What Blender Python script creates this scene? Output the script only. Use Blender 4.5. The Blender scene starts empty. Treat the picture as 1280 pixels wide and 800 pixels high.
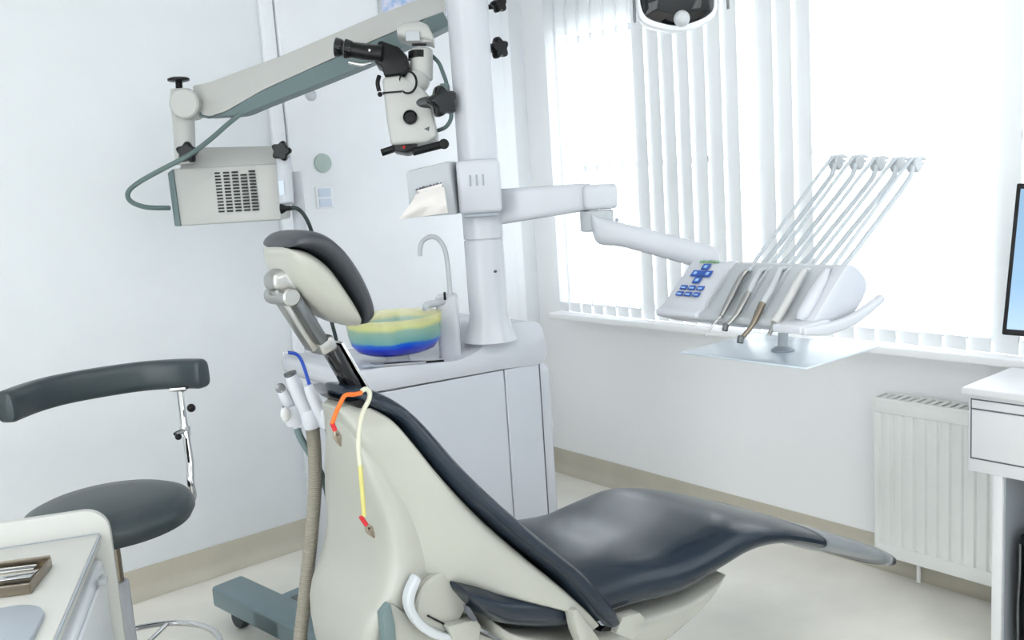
import bpy, bmesh, math
from mathutils import Vector, Matrix
PI = math.pi
scn = bpy.context.scene
COL = scn.collection

# ------------------------------------------------------------------ camera
F_PX, CAM_H = 1150.0, 1.55
vY = Vector((-935, -108, 1150)).normalized()
vU = -Vector((519, 7750, 1150)).normalized()
vU = (vU - vY * vU.dot(vY)).normalized()
vX = vY.cross(vU)
R = Matrix((vX, vY, vU))                      # camera (right, down, forward) -> world
CAM = Vector((0, 0, CAM_H))
def ray(px, py): return R @ Vector(((px-640)/F_PX, (py-400)/F_PX, 1.0))
def D(px, py, Z): return CAM + ray(px, py) * Z
def on(px, py, ax, v):
    r = ray(px, py); return CAM + r * ((v - CAM[ax]) / r[ax])
def PY(px, py, y): return on(px, py, 1, y)
def PX_(px, py, x): return on(px, py, 0, x)
def PZ(px, py, z): return on(px, py, 2, z)
cd = bpy.data.cameras.new('camera'); cam = bpy.data.objects.new('camera', cd); COL.objects.link(cam)
cd.sensor_width = 36; cd.lens = F_PX/1280*36; cd.clip_start = .02
rt, up, bk = R @ Vector((1,0,0)), R @ Vector((0,-1,0)), R @ Vector((0,0,-1))
cam.matrix_world = Matrix(((rt.x,up.x,bk.x,0),(rt.y,up.y,bk.y,0),(rt.z,up.z,bk.z,CAM_H),(0,0,0,1)))
scn.camera = cam
X, Y, Z = Vector((1,0,0)), Vector((0,1,0)), Vector((0,0,1))
HF = Vector(((R @ Vector((0,0,1))).x, (R @ Vector((0,0,1))).y, 0)).normalized()
HR = HF.cross(Z)

# ------------------------------------------------------------------ materials
def lin(c):
    return tuple(((v/255)/12.92 if v/255 <= .04045 else ((v/255+.055)/1.055)**2.4) for v in c) + (1,)
def mat(name, rgb, rough=.4, metal=0, noise=0.0, nscale=6.0, bump=0.0, bscale=200.0, **kw):
    m = bpy.data.materials.new(name); m.use_nodes = True
    nt = m.node_tree; b = nt.nodes['Principled BSDF']
    c = lin(rgb)
    b.inputs['Roughness'].default_value = rough; b.inputs['Metallic'].default_value = metal
    for k, v in kw.items(): b.inputs[k.replace('_', ' ')].default_value = v
    tc = nt.nodes.new('ShaderNodeTexCoord')
    n = nt.nodes.new('ShaderNodeTexNoise'); n.inputs['Scale'].default_value = nscale; n.inputs['Detail'].default_value = 4
    nt.links.new(tc.outputs['Object'], n.inputs['Vector'])
    r = nt.nodes.new('ShaderNodeValToRGB')
    r.color_ramp.elements[0].position = .3; r.color_ramp.elements[1].position = .7
    k = noise or .015
    r.color_ramp.elements[0].color = tuple(v*(1-k) for v in c[:3]) + (1,)
    r.color_ramp.elements[1].color = tuple(min(1, v*(1+k)) for v in c[:3]) + (1,)
    nt.links.new(n.outputs['Fac'], r.inputs['Fac']); nt.links.new(r.outputs['Color'], b.inputs['Base Color'])
    if bump:
        n2 = nt.nodes.new('ShaderNodeTexNoise'); n2.inputs['Scale'].default_value = bscale
        nt.links.new(tc.outputs['Object'], n2.inputs['Vector'])
        bp = nt.nodes.new('ShaderNodeBump'); bp.inputs['Strength'].default_value = bump; bp.inputs['Distance'].default_value = .002
        nt.links.new(n2.outputs['Fac'], bp.inputs['Height']); nt.links.new(bp.outputs['Normal'], b.inputs['Normal'])
    return m
M = {}
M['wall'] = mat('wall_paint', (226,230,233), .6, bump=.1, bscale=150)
M['wall_brightened'] = mat('window_wall_paint', (250,251,252), .6, bump=.1, bscale=150)  # wall colour raised to make up for weak light on the window wall
M['ceil'] = mat('ceiling_paint', (240,240,240), .8)
M['floor'] = mat('beige_vinyl', (236,233,224), .30, noise=.07, nscale=3.5)
M['skirt'] = mat('beige_cove', (198,192,177), .4, noise=.05)
M['door'] = mat('white_door', (238,241,245), .35)
M['white'] = mat('white_enamel', (196,199,206), .25)
M['white_warm'] = mat('warm_white_plastic', (196,197,196), .3)
M['shell'] = mat('ivory_shell_plastic', (162,163,155), .28)
M['ugrey'] = mat('pale_grey_plastic', (182,187,191), .35)
M['panelgrey'] = mat('light_grey_door_panel', (198,202,210), .35)
M['leather'] = mat('slate_leather', (27,38,50), .24, Specular_IOR_Level=.34, noise=.04, bump=.08, bscale=300)
M['leather2'] = mat('grey_green_leather', (50,60,64), .34, noise=.05, bump=.15, bscale=300)
M['leather3'] = mat('charcoal_leather', (48,52,58), .36, noise=.05, bump=.12, bscale=300)
M['black'] = mat('black_plastic', (10,11,14), .3, Specular_IOR_Level=.3)
M['blackg'] = mat('black_gloss', (10,12,16), .08)
M['chrome'] = mat('chrome', (205,205,205), .12, 1)
M['steel'] = mat('brushed_steel', (172,172,170), .3, 1)
M['dsteel'] = mat('dark_steel', (105,108,110), .3, .9)
M['bronze'] = mat('bronze_steel', (150,140,126), .28, 1)
M['scopegrey'] = mat('grey_green_plastic', (100,118,120), .5)
M['basegrey'] = mat('grey_green_enamel', (112,132,138), .35)
M['scope'] = mat('light_microscope_plastic', (184,185,182), .38)
M['hose'] = mat('ribbed_grey_hose', (142,138,126), .55)
M['hosew'] = mat('pale_silicone_hose', (186,193,198), .4)
M['cable'] = mat('grey_green_cable', (92,112,110), .5)
M['dcable'] = mat('dark_cable', (36,50,50), .5)
M['blue'] = mat('blue_plastic', (30,70,170), .35)
M['dblue'] = mat('button_blue', (35,80,165), .4)
M['lblue'] = mat('button_pale_blue', (150,185,225), .4)
M['green'] = mat('print_green', (120,165,120), .5)
M['orange'] = mat('orange_cord', (214,104,26), .45)
M['yellow'] = mat('yellow_cord', (190,184,112), .45)
M['cream'] = mat('cream_cord', (196,197,178), .45)
M['red'] = mat('red_sleeve', (190,30,40), .4)
M['tissue'] = mat('tissue_paper', (222,218,215), .9)
M['mat'] = mat('grey_silicone', (160,168,177), .5)
M['cart'] = mat('cart_white', (200,201,197), .3)
M['cartside'] = mat('cart_grey_white', (222,227,233), .2)
M['radi'] = mat('radiator_white', (236,238,235), .3)
M['desk'] = mat('desk_white', (218,219,221), .35)
M['deskshade'] = mat('desk_shade_grey', (150,156,162), .5)  # shade inside the desk put into the colour
M['seam'] = mat('dark_seam', (90,92,100), .6)
M['disc'] = mat('grey_green_disc', (176,192,186), .5)
M['swbl'] = mat('switch_bluish', (205,216,232), .35)
M['caster'] = mat('caster_rubber', (58,66,72), .5)
M['tray'] = mat('pale_tray_mat', (205,216,226), .2)
M['lampw'] = mat('lamp_white', (232,236,240), .2)
def emis(name, rgb, s):
    m = bpy.data.materials.new(name); m.use_nodes = True
    nt = m.node_tree; nt.nodes.clear(); e = nt.nodes.new('ShaderNodeEmission'); o = nt.nodes.new('ShaderNodeOutputMaterial')
    e.inputs[0].default_value = lin(rgb); e.inputs[1].default_value = s; nt.links.new(e.outputs[0], o.inputs[0]); return m
def slat_mat(name, tr, al):
    m = bpy.data.materials.new(name); m.use_nodes = True
    nt = m.node_tree; nt.nodes.clear(); o = nt.nodes.new('ShaderNodeOutputMaterial')
    d = nt.nodes.new('ShaderNodeBsdfDiffuse'); t = nt.nodes.new('ShaderNodeBsdfTranslucent'); p = nt.nodes.new('ShaderNodeBsdfTransparent')
    w = nt.nodes.new('ShaderNodeTexNoise'); w.inputs['Scale'].default_value = 40
    r = nt.nodes.new('ShaderNodeValToRGB'); r.color_ramp.elements[0].color = lin((243,245,247)); r.color_ramp.elements[1].color = lin((248,250,251))
    nt.links.new(w.outputs['Fac'], r.inputs['Fac'])
    nt.links.new(r.outputs['Color'], d.inputs['Color']); nt.links.new(r.outputs['Color'], t.inputs['Color'])
    a = nt.nodes.new('ShaderNodeMixShader'); a.inputs[0].default_value = tr
    b = nt.nodes.new('ShaderNodeMixShader'); b.inputs[0].default_value = al
    nt.links.new(d.outputs[0], a.inputs[1]); nt.links.new(t.outputs[0], a.inputs[2])
    nt.links.new(a.outputs[0], b.inputs[1]); nt.links.new(p.outputs[0], b.inputs[2]); nt.links.new(b.outputs[0], o.inputs[0])
    return m
M['slat'] = slat_mat('sheer_blind_fabric', .55, .34)
M['dense'] = slat_mat('dense_blind_fabric', .12, .0)
M['hem'] = slat_mat('blind_hem_fabric', .15, 0)
def pane_mat():
    m = bpy.data.materials.new('window_glass'); m.use_nodes = True
    nt = m.node_tree; nt.nodes.clear(); o = nt.nodes.new('ShaderNodeOutputMaterial')
    g = nt.nodes.new('ShaderNodeBsdfGlossy'); g.inputs['Roughness'].default_value = .02; t = nt.nodes.new('ShaderNodeBsdfTransparent')
    mx = nt.nodes.new('ShaderNodeMixShader')
    t.inputs['Color'].default_value = (.97,.985,.985,1)
    mx.inputs[0].default_value = .04
    nt.links.new(t.outputs[0], mx.inputs[1]); nt.links.new(g.outputs[0], mx.inputs[2]); nt.links.new(mx.outputs[0], o.inputs[0]); return m
def glassy(name, rgb, alpha, rough=.05):
    m = mat(name, rgb, rough); b = m.node_tree.nodes['Principled BSDF']; b.inputs['Alpha'].default_value = alpha
    return m
M['clear'] = glassy('clear_plastic', (215,222,228), .35)
M['pane'] = pane_mat()
def bowl_mat():
    m = bpy.data.materials.new('tinted_art_glass'); m.use_nodes = True
    nt = m.node_tree; b = nt.nodes['Principled BSDF']; b.inputs['Roughness'].default_value = .05
    tc = nt.nodes.new('ShaderNodeTexCoord'); s = nt.nodes.new('ShaderNodeSeparateXYZ'); mr = nt.nodes.new('ShaderNodeMapRange')
    n = nt.nodes.new('ShaderNodeTexNoise'); n.inputs['Scale'].default_value = 14
    ad = nt.nodes.new('ShaderNodeMath'); ad.operation = 'MULTIPLY_ADD'; ad.inputs[1].default_value = .02
    mr.inputs['From Min'].default_value = .01; mr.inputs['From Max'].default_value = .13
    r = nt.nodes.new('ShaderNodeValToRGB'); e = r.color_ramp.elements
    e[0].position = 0; e[0].color = lin((8,10,130)); e[1].position = 1; e[1].color = lin((244,236,170))
    for p, c in ((.24,(14,50,190)),(.36,(25,100,205)),(.42,(110,165,165)),(.70,(150,185,160)),(.80,(225,222,140))):
        q = e.new(p); q.color = lin(c)
    nt.links.new(tc.outputs['Object'], s.inputs[0]); nt.links.new(n.outputs['Fac'], ad.inputs[0]); nt.links.new(s.outputs['Z'], ad.inputs[2])
    nt.links.new(tc.outputs['Object'], n.inputs['Vector'])
    nt.links.new(ad.outputs[0], mr.inputs['Value']); nt.links.new(mr.outputs[0], r.inputs['Fac']); nt.links.new(r.outputs[0], b.inputs['Base Color'])
    al = nt.nodes.new('ShaderNodeValToRGB'); al.color_ramp.elements[0].color = (.97,)*3+(1,); al.color_ramp.elements[1].color = (.30,)*3+(1,)
    al.color_ramp.elements[0].position = .3
    nt.links.new(mr.outputs[0], al.inputs['Fac']); nt.links.new(al.outputs[0], b.inputs['Alpha'])
    return m
M['bowl'] = bowl_mat()

# ------------------------------------------------------------------ mesh helpers
def NB(): return bmesh.new()
def merge(dst, src):
    me = bpy.data.meshes.new('t'); src.to_mesh(me); src.free(); dst.from_mesh(me); bpy.data.meshes.remove(me); return dst
def join(*bms):
    d = bms[0]
    for b in bms[1:]: merge(d, b)
    return d
def bev(bm, w, seg=3):
    if w > 0:
        bmesh.ops.bevel(bm, geom=list(bm.edges), offset=w, segments=seg, profile=.5, affect='EDGES', clamp_overlap=True)
    return bm
def prism(poly, off, b=0, seg=3):
    bm = NB(); off = Vector(off)
    lo = [bm.verts.new(Vector(p)) for p in poly]; hi = [bm.verts.new(Vector(p)+off) for p in poly]
    bm.faces.new(lo); bm.faces.new(list(reversed(hi)))
    n = len(poly)
    for i in range(n): bm.faces.new((lo[i], hi[i], hi[(i+1)%n], lo[(i+1)%n]))
    bmesh.ops.recalc_face_normals(bm, faces=bm.faces)
    return bev(bm, b, seg)
def box(c, s, ax=(X,Y,Z), b=0, seg=3):
    c = Vector(c); a, e, g = [ax[i]*(s[i]/2) for i in range(3)]
    return prism([c-a-e-g, c+a-e-g, c+a+e-g, c-a+e-g], g*2, b, seg)
def bx(lo, hi, b=0, seg=3):
    return box([(lo[i]+hi[i])/2 for i in range(3)], [abs(hi[i]-lo[i]) for i in range(3)], b=b, seg=seg)
def basis(d):
    d = Vector(d).normalized(); a = Z if abs(d.z) < .9 else X
    u = d.cross(a).normalized(); return u, d.cross(u).normalized(), d
def loft(rings, cap=True, closed=False):
    bm = NB(); V = [[bm.verts.new(p) for p in r] for r in rings]; n = len(rings[0])
    m = len(V)
    for i in range(m if closed else m-1):
        a, b = V[i], V[(i+1) % m]
        for k in range(n): bm.faces.new((a[k], a[(k+1)%n], b[(k+1)%n], b[k]))
    if cap and not closed: bm.faces.new(list(reversed(V[0]))); bm.faces.new(V[-1])
    bmesh.ops.recalc_face_normals(bm, faces=bm.faces)
    return bm
def cyl(p0, p1, r0, r1=None, n=24, b=0):
    r1 = r0 if r1 is None else r1; p0, p1 = Vector(p0), Vector(p1)
    u, v, d = basis(p1-p0)
    st = [(0, r0), (1, r1)] if not b else [(0, r0-b), (b/ (p1-p0).length, r0), (1-b/(p1-p0).length, r1), (1, r1-b)]
    return loft([[p0.lerp(p1, t)+(u*math.cos(2*PI*k/n)+v*math.sin(2*PI*k/n))*r for k in range(n)] for t, r in st])
def crom(P, k=6, closed=False):
    P = [Vector(p) for p in P]; n = len(P); out = []
    def g(i): return P[i % n] if closed else P[max(0, min(n-1, i))]
    for i in range(n if closed else n-1):
        a, b, c, d = g(i-1), g(i), g(i+1), g(i+2)
        for j in range(k):
            t = j/k
            out.append(.5*((2*b)+(c-a)*t+(2*a-5*b+4*c-d)*t*t+(3*b-a-3*c+d)*t**3))
    if not closed: out.append(P[-1])
    return out
def tube(P, r, k=6, n=12, closed=False, smooth=True, rib=0.0):
    rr = r if isinstance(r, (list, tuple)) else None
    Q = crom(P, k, closed) if smooth else [Vector(p) for p in P]
    m = len(Q); rings = []; u = None
    for i, q in enumerate(Q):
        a = Q[(i-1) % m] if (closed or i) else q; b = Q[(i+1) % m] if (closed or i < m-1) else q
        d = (b-a).normalized()
        if u is None: u, v, _ = basis(d)
        else: u = (u - d*u.dot(d)).normalized(); v = d.cross(u)
        if rr:
            t = i/(m-1)*(len(rr)-1); j = min(int(t), len(rr)-2); rad = rr[j]+(rr[j+1]-rr[j])*(t-j)
        else: rad = r
        if rib: rad *= 1 - rib*(i % 2)
        rings.append([q+(u*math.cos(2*PI*s/n)+v*math.sin(2*PI*s/n))*rad for s in range(n)])
    return loft(rings, closed=closed)
def lathe(prof, o, d=Z, n=32, cap=True):
    o = Vector(o); u, v, d = basis(d)
    return loft([[o+d*h+(u*math.cos(2*PI*k/n)+v*math.sin(2*PI*k/n))*max(r, 1e-4) for k in range(n)] for r, h in prof], cap)
def ball(c, r, sc=(1,1,1)):
    bm = NB(); bmesh.ops.create_uvsphere(bm, u_segments=20, v_segments=12, radius=r)
    for v in bm.verts: v.co = Vector((v.co.x*sc[0], v.co.y*sc[1], v.co.z*sc[2])) + Vector(c)
    return bm
def sup(a, p):
    c, s = math.cos(a), math.sin(a)
    return math.copysign(abs(c)**(2/p), c), math.copysign(abs(s)**(2/p), s)
def ring(c, u, v, hb, ht, hv, p=4, n=36, crown=0):
    """rounded trapezoid section: half width hb at v=-1 and ht at v=+1"""
    out = []
    for k in range(n):
        a, b = sup(2*PI*(k+.5)/n, p)
        w = hb+(ht-hb)*(b+1)/2
        out.append(c+u*(a*w)+v*(b*hv - crown*a*a*(b > 0)))
    return out
def smooth_rings(rs, k=4):
    n = len(rs[0]); cols = [crom([r[j] for r in rs], k) for j in range(n)]
    return [[cols[j][i] for j in range(n)] for i in range(len(cols[0]))]
def endcaps(rs, steps=((.93,.35),(.75,.75),(.45,.95)), d=.02):
    """dome both ends of a loft"""
    def mk(r, r2):
        c = sum(r, Vector())/len(r); c2 = sum(r2, Vector())/len(r2); t = (c-c2).normalized()*d
        return [[c+(p-c)*s+t*h for p in r] for s, h in steps]
    return list(reversed(mk(rs[0], rs[1]))) + rs + mk(rs[-1], rs[-2])
def pad(O, I, yc, hw, p=4, k=4, d=.02, hwI=None, caps=True, ext=0):
    """cushion swept along the chair: O outer, I inner outline pixels of the near side; hw half widths"""
    rs = []
    for i in range(len(O)):
        h = hw[i]; hi = hwI[i] if hwI else h
        o, q = PY(*O[i], yc-h), PY(*I[i], yc-hi)
        o.y = q.y = yc
        c = (o+q)/2; v = (o-q)
        rs.append(ring(c, Y, v.normalized(), hi, h, v.length/2, p))
    rs = smooth_rings(rs, k)
    return loft(endcaps(rs, d=d) if caps else rs)
def finish(bm, ang=38):
    bmesh.ops.remove_doubles(bm, verts=bm.verts, dist=1e-6)
    for f in bm.faces: f.smooth = True
    for e in bm.edges:
        e.smooth = not (len(e.link_faces) != 2 or e.calc_face_angle(0) > math.radians(ang))
def obj(name, bm, m, parent=None, label=None, origin=None):
    finish(bm)
    base = Vector(origin) if origin is not None else Vector((0,0,0))
    root = parent
    while root is not None and root.parent is not None: root = root.parent
    if root is not None: base = root.location.copy()
    if base.length: bmesh.ops.translate(bm, verts=bm.verts, vec=-base)
    me = bpy.data.meshes.new(name); bm.to_mesh(me); bm.free(); me.materials.append(M[m] if isinstance(m, str) else m)
    o = bpy.data.objects.new(name, me); COL.objects.link(o)
    if parent is not None: o.parent = parent
    else: o.location = base
    if label: o['label'] = label
    return o
def tag(o, label, cat, group=None):
    o['label'] = label; o['category'] = cat
    if group: o['group'] = group
    return o
def thing(name, label, cat, loc=(0,0,0), group=None):
    o = bpy.data.objects.new(name, None); COL.objects.link(o); o.location = Vector(loc); o.empty_display_size = .1
    return tag(o, label, cat, group)
def struct(name, bm, m, label=None, parent=None):
    o = obj(name, bm, m, parent)
    if parent is None: o['kind'] = 'structure'
    if label: o['label'] = label
    return o
def star(c, d, r=.022, h=.018, lobes=5, n=50, off=0):
    c = Vector(c); u, v, d = basis(d)
    poly = []
    for k in range(n):
        a = 2*PI*k/n; q = r*(1+.16*math.cos(lobes*a+off)); poly.append(c+(u*math.cos(a)+v*math.sin(a))*q)
    rs = [[c+d*hh+(p-c)*s for p in poly] for hh, s in ((0,.8),(h*.15,.97),(h*.5,1),(h*.85,.95),(h,.8))]
    return loft(rs)

# ------------------------------------------------------------------ room
bz1 = 2.6
XW, YL, XB, YB, HC = 3.18, 3.75, -2.2, -1.6, 2.9
struct('floor', bx((XB,YB,-.1),(XW+.2,YL+.2,0)), 'floor', 'beige mottled vinyl floor')
struct('ceiling', bx((XB,YB,HC),(XW+.2,YL+.2,HC+.1)), 'ceil')
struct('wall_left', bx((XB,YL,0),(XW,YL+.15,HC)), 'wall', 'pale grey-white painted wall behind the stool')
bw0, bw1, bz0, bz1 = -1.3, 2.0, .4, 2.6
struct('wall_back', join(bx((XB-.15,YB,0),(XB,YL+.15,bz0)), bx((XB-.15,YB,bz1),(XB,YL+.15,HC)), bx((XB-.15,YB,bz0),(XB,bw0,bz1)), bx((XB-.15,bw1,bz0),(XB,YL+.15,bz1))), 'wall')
wf = NB()
for lo, hi in (((bw0,bz0),(bw0+.05,bz1)),((bw1-.05,bz0),(bw1,bz1)),((bw0,bz0),(bw1,bz0+.05)),((bw0,bz1-.05),(bw1,bz1)),((.325,bz0),(.375,bz1))):
    merge(wf, bx((XB-.1,lo[0],lo[1]),(XB-.05,hi[0],hi[1]), .003, 1))
wb_ = struct('window_5', wf, 'white', 'added white framed window behind the viewer, lets in extra light')  # unseen window, added so sky light reaches the window wall
obj('pane', bx((XB-.08,bw0,bz0),(XB-.075,bw1,bz1)), 'pane', wb_)
nx0, nx1 = 1.0, 1.7
struct('wall_near', join(bx((XB,YB-.15,0),(XW+.2,YB,.8)), bx((XB,YB-.15,bz1),(XW+.2,YB,HC)), bx((XB,YB-.15,.8),(nx0,YB,bz1)), bx((nx1,YB-.15,.8),(XW+.2,YB,bz1))), 'wall')
wf = NB()
for lo, hi in (((nx0,.8),(nx0+.05,bz1)),((nx1-.05,.8),(nx1,bz1)),((nx0,.8),(nx1,.85)),((nx0,bz1-.05),(nx1,bz1)),((1.375,.8),(1.425,bz1))):
    merge(wf, bx((lo[0],YB-.1,lo[1]),(hi[0],YB-.05,hi[1]), .003, 1))
wc_ = struct('window_6', wf, 'white', 'added white framed window in the unseen side wall, lets in extra light')  # second unseen window, added for more light from the side
obj('pane', bx((nx0,YB-.08,.8),(nx1,YB-.075,bz1)), 'pane', wc_)
wins = [(-.9,3.49,2.25)]   # y0, y1, top
ZS = .90
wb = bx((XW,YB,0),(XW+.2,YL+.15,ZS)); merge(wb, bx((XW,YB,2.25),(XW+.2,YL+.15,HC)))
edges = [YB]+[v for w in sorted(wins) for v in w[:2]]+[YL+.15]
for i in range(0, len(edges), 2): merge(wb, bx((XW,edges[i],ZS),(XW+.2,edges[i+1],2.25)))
struct('wall_right', wb, 'wall_brightened', 'window wall, pale grey-white, brightened in its colour')
for i, (a, b, t) in enumerate([(2.62,3.49,2.25),(1.32,2.62,2.25),(.2,1.32,2.25),(-.9,.2,2.25)]):
    f = NB(); fw = .012 if b-a < .2 else .03
    for lo, hi in (((a,ZS),(a+fw,t)),((b-fw,ZS),(b,t)),((a,ZS),(b,ZS+.03)),((a,t-.03),(b,t)),((a,1.585),(b,1.615))):
        merge(f, bx((XW+.08,lo[0],lo[1]),(XW+.13,hi[0],hi[1]), .002, 1))
    w = struct('window_%d' % (i+1), f, 'white', 'white framed window behind the blinds')
    obj('pane', bx((XW+.1,a,ZS),(XW+.105,b,t)), 'pane', w)
# sill
struct('trim_1', bx((XW-.13,YB,.855),(XW+.1,3.53,.885), .006), 'wall_brightened', 'white window ledge')
# coved vinyl skirting
def skirt(name, p0, p1, inn):
    p0, p1, inn = Vector(p0), Vector(p1), Vector(inn)
    prof = [(0,.115),(.006,.115),(.008,.05),(.016,.022),(.04,.004),(.06,.001),(0,.001)]
    return struct(name, prism([p0+inn*a+Z*b for a, b in prof], p1-p0), 'skirt', 'beige coved vinyl skirting')
skirt('baseboard_left', (XB,YL,0), (1.76,YL,0), -Y)
skirt('baseboard_right', (XW,YB,0), (XW,YL,0), -X)
# white door in the left wall
dr = struct('door_1', bx((1.80,YL-.045,.012),(3.00,YL-.005,HC-.25), .004), 'door', 'white flush door behind the dental unit')
struct('trim_2', join(bx((1.735,YL-.03,0),(1.795,YL,HC-.18), .006), bx((1.795,YL-.03,HC-.245),(3.0,YL,HC-.18), .006), bx((3.005,YL-.03,0),(3.07,YL,HC-.18), .006)), 'door', 'white door frame')

# ------------------------------------------------------------------ vertical blinds
bl = thing('vertical_blinds', 'sheer white vertical fabric blinds hanging across the window wall', 'blinds', (XW-.06, 1.2, .88))
sl, sd_, hm = NB(), NB(), NB()
y = 3.475; k = 0
while y > -.85:
    a = math.radians(80 + 2*math.sin(k*1.7)); hwid = .0450 if (2.33 < y < 2.95 or 1.985 < y < 2.235 or 1.26 < y < 1.385) else .0418
    dx, dy = math.cos(a)*hwid, math.sin(a)*hwid
    x0 = XW-.065
    def pl(z0, z1, t, sh=0.0):
        return prism([Vector((x0-dx-sh,y-dy,z0)),Vector((x0+dx-sh,y+dy,z0)),Vector((x0+dx-sh+t,y+dy,z0)),Vector((x0-dx-sh+t,y-dy,z0))],(0,0,z1-z0))
    dn = 2.33 < y < 2.95 or 1.985 < y < 2.235 or 1.26 < y < 1.385
    merge(sd_ if dn else sl, pl(.935, 2.72, .0012)); merge(hm, pl(.888, .935, .003, .0008))
    y -= .083; k += 1
obj('slats', sl, 'slat', bl); obj('dense_slats', sd_, 'dense', bl, 'denser opaque strips'); obj('hem_weights', hm, 'hem', bl, 'grey weighted hems along the bottom')
obj('headrail', bx((XW-.11,-.88,2.72),(XW-.02,3.53,2.77), .004), 'white', bl)

# ------------------------------------------------------------------ radiator
rd = thing('radiator', 'white ribbed panel radiator under the window ledge', 'radiator', (XW-.06,1.45,0))
ry0, ry1, rz0, rz1, rx = .86, 1.752, .085, .69, XW-.115
front = NB(); npan = 20; w = (ry1-ry0-.03)/npan
poly = []
for i in range(npan):
    a = ry0+.015+i*w
    poly += [(rx,a),(rx,a+w*.55),(rx+.010,a+w*.68),(rx+.010,a+w*.87)]
poly += [(rx,ry1-.015),(rx,ry1),(rx+.02,ry1),(rx+.02,ry0),(rx,ry0)]
zb, zt = rz0+.05, rz1-.055
merge(front, prism([Vector((a,b,zb)) for a, b in poly], (0,0,zt-zb)))
merge(front, bx((rx,ry0,rz0),(rx+.02,ry1,zb), .003)); merge(front, bx((rx,ry0,zt),(rx+.02,ry1,rz1-.01), .003))
obj('front_panel', front, 'radi', rd)
obj('side_cover', bx((rx,ry1,rz0+.01),(rx+.095,ry1+.006,rz1), .002), 'radi', rd)
obj('side_cover', bx((rx,ry0-.006,rz0+.01),(rx+.095,ry0,rz1), .002), 'radi', rd)
gr = bx((rx,ry0,rz1-.01),(rx+.012,ry1,rz1)); merge(gr, bx((rx+.083,ry0,rz1-.01),(rx+.095,ry1,rz1)))
for i in range(30): merge(gr, bx((rx+.01,ry0+i*(ry1-ry0)/30,rz1-.006),(rx+.085,ry0+i*(ry1-ry0)/30+.018,rz1-.001)))
obj('top_grille', gr, 'radi', rd)
obj('rear_panel', bx((rx+.07,ry0,rz0),(rx+.085,ry1,rz1-.02), .002), 'radi', rd)
pv = tube([(rx+.05,ry1-.14,rz0+.02),(rx+.05,ry1-.14,.03),(rx+.05,ry1-.14,.0)], .008); obj('pipe', pv, 'radi', rd)
obj('bracket', bx((rx+.08,ry0+.15,.3),(XW,ry0+.19,.6)), 'radi', rd); obj('bracket', bx((rx+.08,ry1-.2,.3),(XW,ry1-.16,.6)), 'radi', rd)

# ------------------------------------------------------------------ desk
dk = thing('desk', 'white desk with a drawer at the right edge in front of the radiator', 'desk', (2.85,.6,0))
fx = 2.71; ty = 1.262; dzt = .865
obj('desktop', bx((fx-.02,-.35,dzt-.022),(3.03,ty,dzt), .004), 'desk', dk)
obj('drawer_case', bx((fx,.55,.605),(3.02,ty-.014,dzt-.022), .003), 'desk', dk)
seam = NB()
zt1, zt2, zb1 = .826, .797, .645
ys = ty-.02
for lo, hi in (((.6,zt1),(ys,zt1+.004)),((.6,zt2),(ys,zt2+.004)),((.6,zb1),(ys,zb1+.004)),((ys-.003,zb1),(ys,zt1+.004))):
    merge(seam, bx((fx-.0015,lo[0],lo[1]),(fx+.004,hi[0],hi[1])))
dw = obj('drawer', bx((fx-.001,.6,zb1+.004),(fx+.25,ys-.003,zt2-.001), .002), 'desk', dk, 'white drawer front')
obj('gap', seam, 'seam', dw)
obj('side_panel', bx((fx+.002,1.150,0),(3.01,1.178,.605), .001), 'desk', dk)
obj('shaded_inner_face', bx((fx+.012,1.145,0),(3.0,1.150,.604)), 'deskshade', dk, 'inner face of the side panel, greyed for its shade')  # grey sheet stands in for shade on the panel's inner side
obj('side_panel', bx((fx+.002,-.33,0),(3.01,-.30,dzt-.022), .001), 'desk', dk)
obj('modesty_panel', bx((2.985,-.30,.2),(3.005,1.145,.62)), 'deskshade', dk)

pcq = PX_(1272, 700, 2.74)
pc = thing('computer_case', 'black computer case standing under the white desk', 'computer', (2.86,.98,0))
yc1 = pcq.y
obj('case', bx((2.745,yc1-.2,.02),(2.97,yc1,.43), .012), 'black', pc)
obj('side_trim', tube([(2.742,yc1-.006,.40),(2.736,yc1-.008,.3),(2.738,yc1-.004,.22),(2.736,yc1-.006,.10)], .004), 'dsteel', pc, 'silver curved trim')
obj('foot', bx((2.77,yc1-.18,0),(2.80,yc1-.02,.022)), 'black', pc); obj('foot', bx((2.91,yc1-.18,0),(2.94,yc1-.02,.022)), 'black', pc)

# monitor
mp = [D(1271,229,2.70), D(1252,418,2.70)]
mo = thing('monitor', 'flat computer monitor with a blue screen on the white desk', 'monitor', (2.86,.95,dzt))
scr_m = bpy.data.materials.new('screen_glow'); scr_m.use_nodes = True
nt = scr_m.node_tree; nt.nodes.clear(); o_ = nt.nodes.new('ShaderNodeOutputMaterial'); e_ = nt.nodes.new('ShaderNodeEmission')
tc = nt.nodes.new('ShaderNodeTexCoord'); sp = nt.nodes.new('ShaderNodeSeparateXYZ'); rp = nt.nodes.new('ShaderNodeValToRGB'); mr = nt.nodes.new('ShaderNodeMapRange')
mr.inputs['From Min'].default_value = .0; mr.inputs['From Max'].default_value = .6
rp.color_ramp.elements[0].color = lin((32,72,125)); rp.color_ramp.elements[1].color = lin((140,172,200))
for p, c in ((.205,(32,72,125)),(.215,(186,212,236)),(.5,(150,186,216))): q = rp.color_ramp.elements.new(p); q.color = lin(c)
nt.links.new(tc.outputs['Object'], sp.inputs[0]); nt.links.new(sp.outputs['Z'], mr.inputs['Value']); nt.links.new(mr.outputs[0], rp.inputs['Fac'])
nt.links.new(rp.outputs[0], e_.inputs[0]); nt.links.new(e_.outputs[0], o_.inputs[0])
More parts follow.
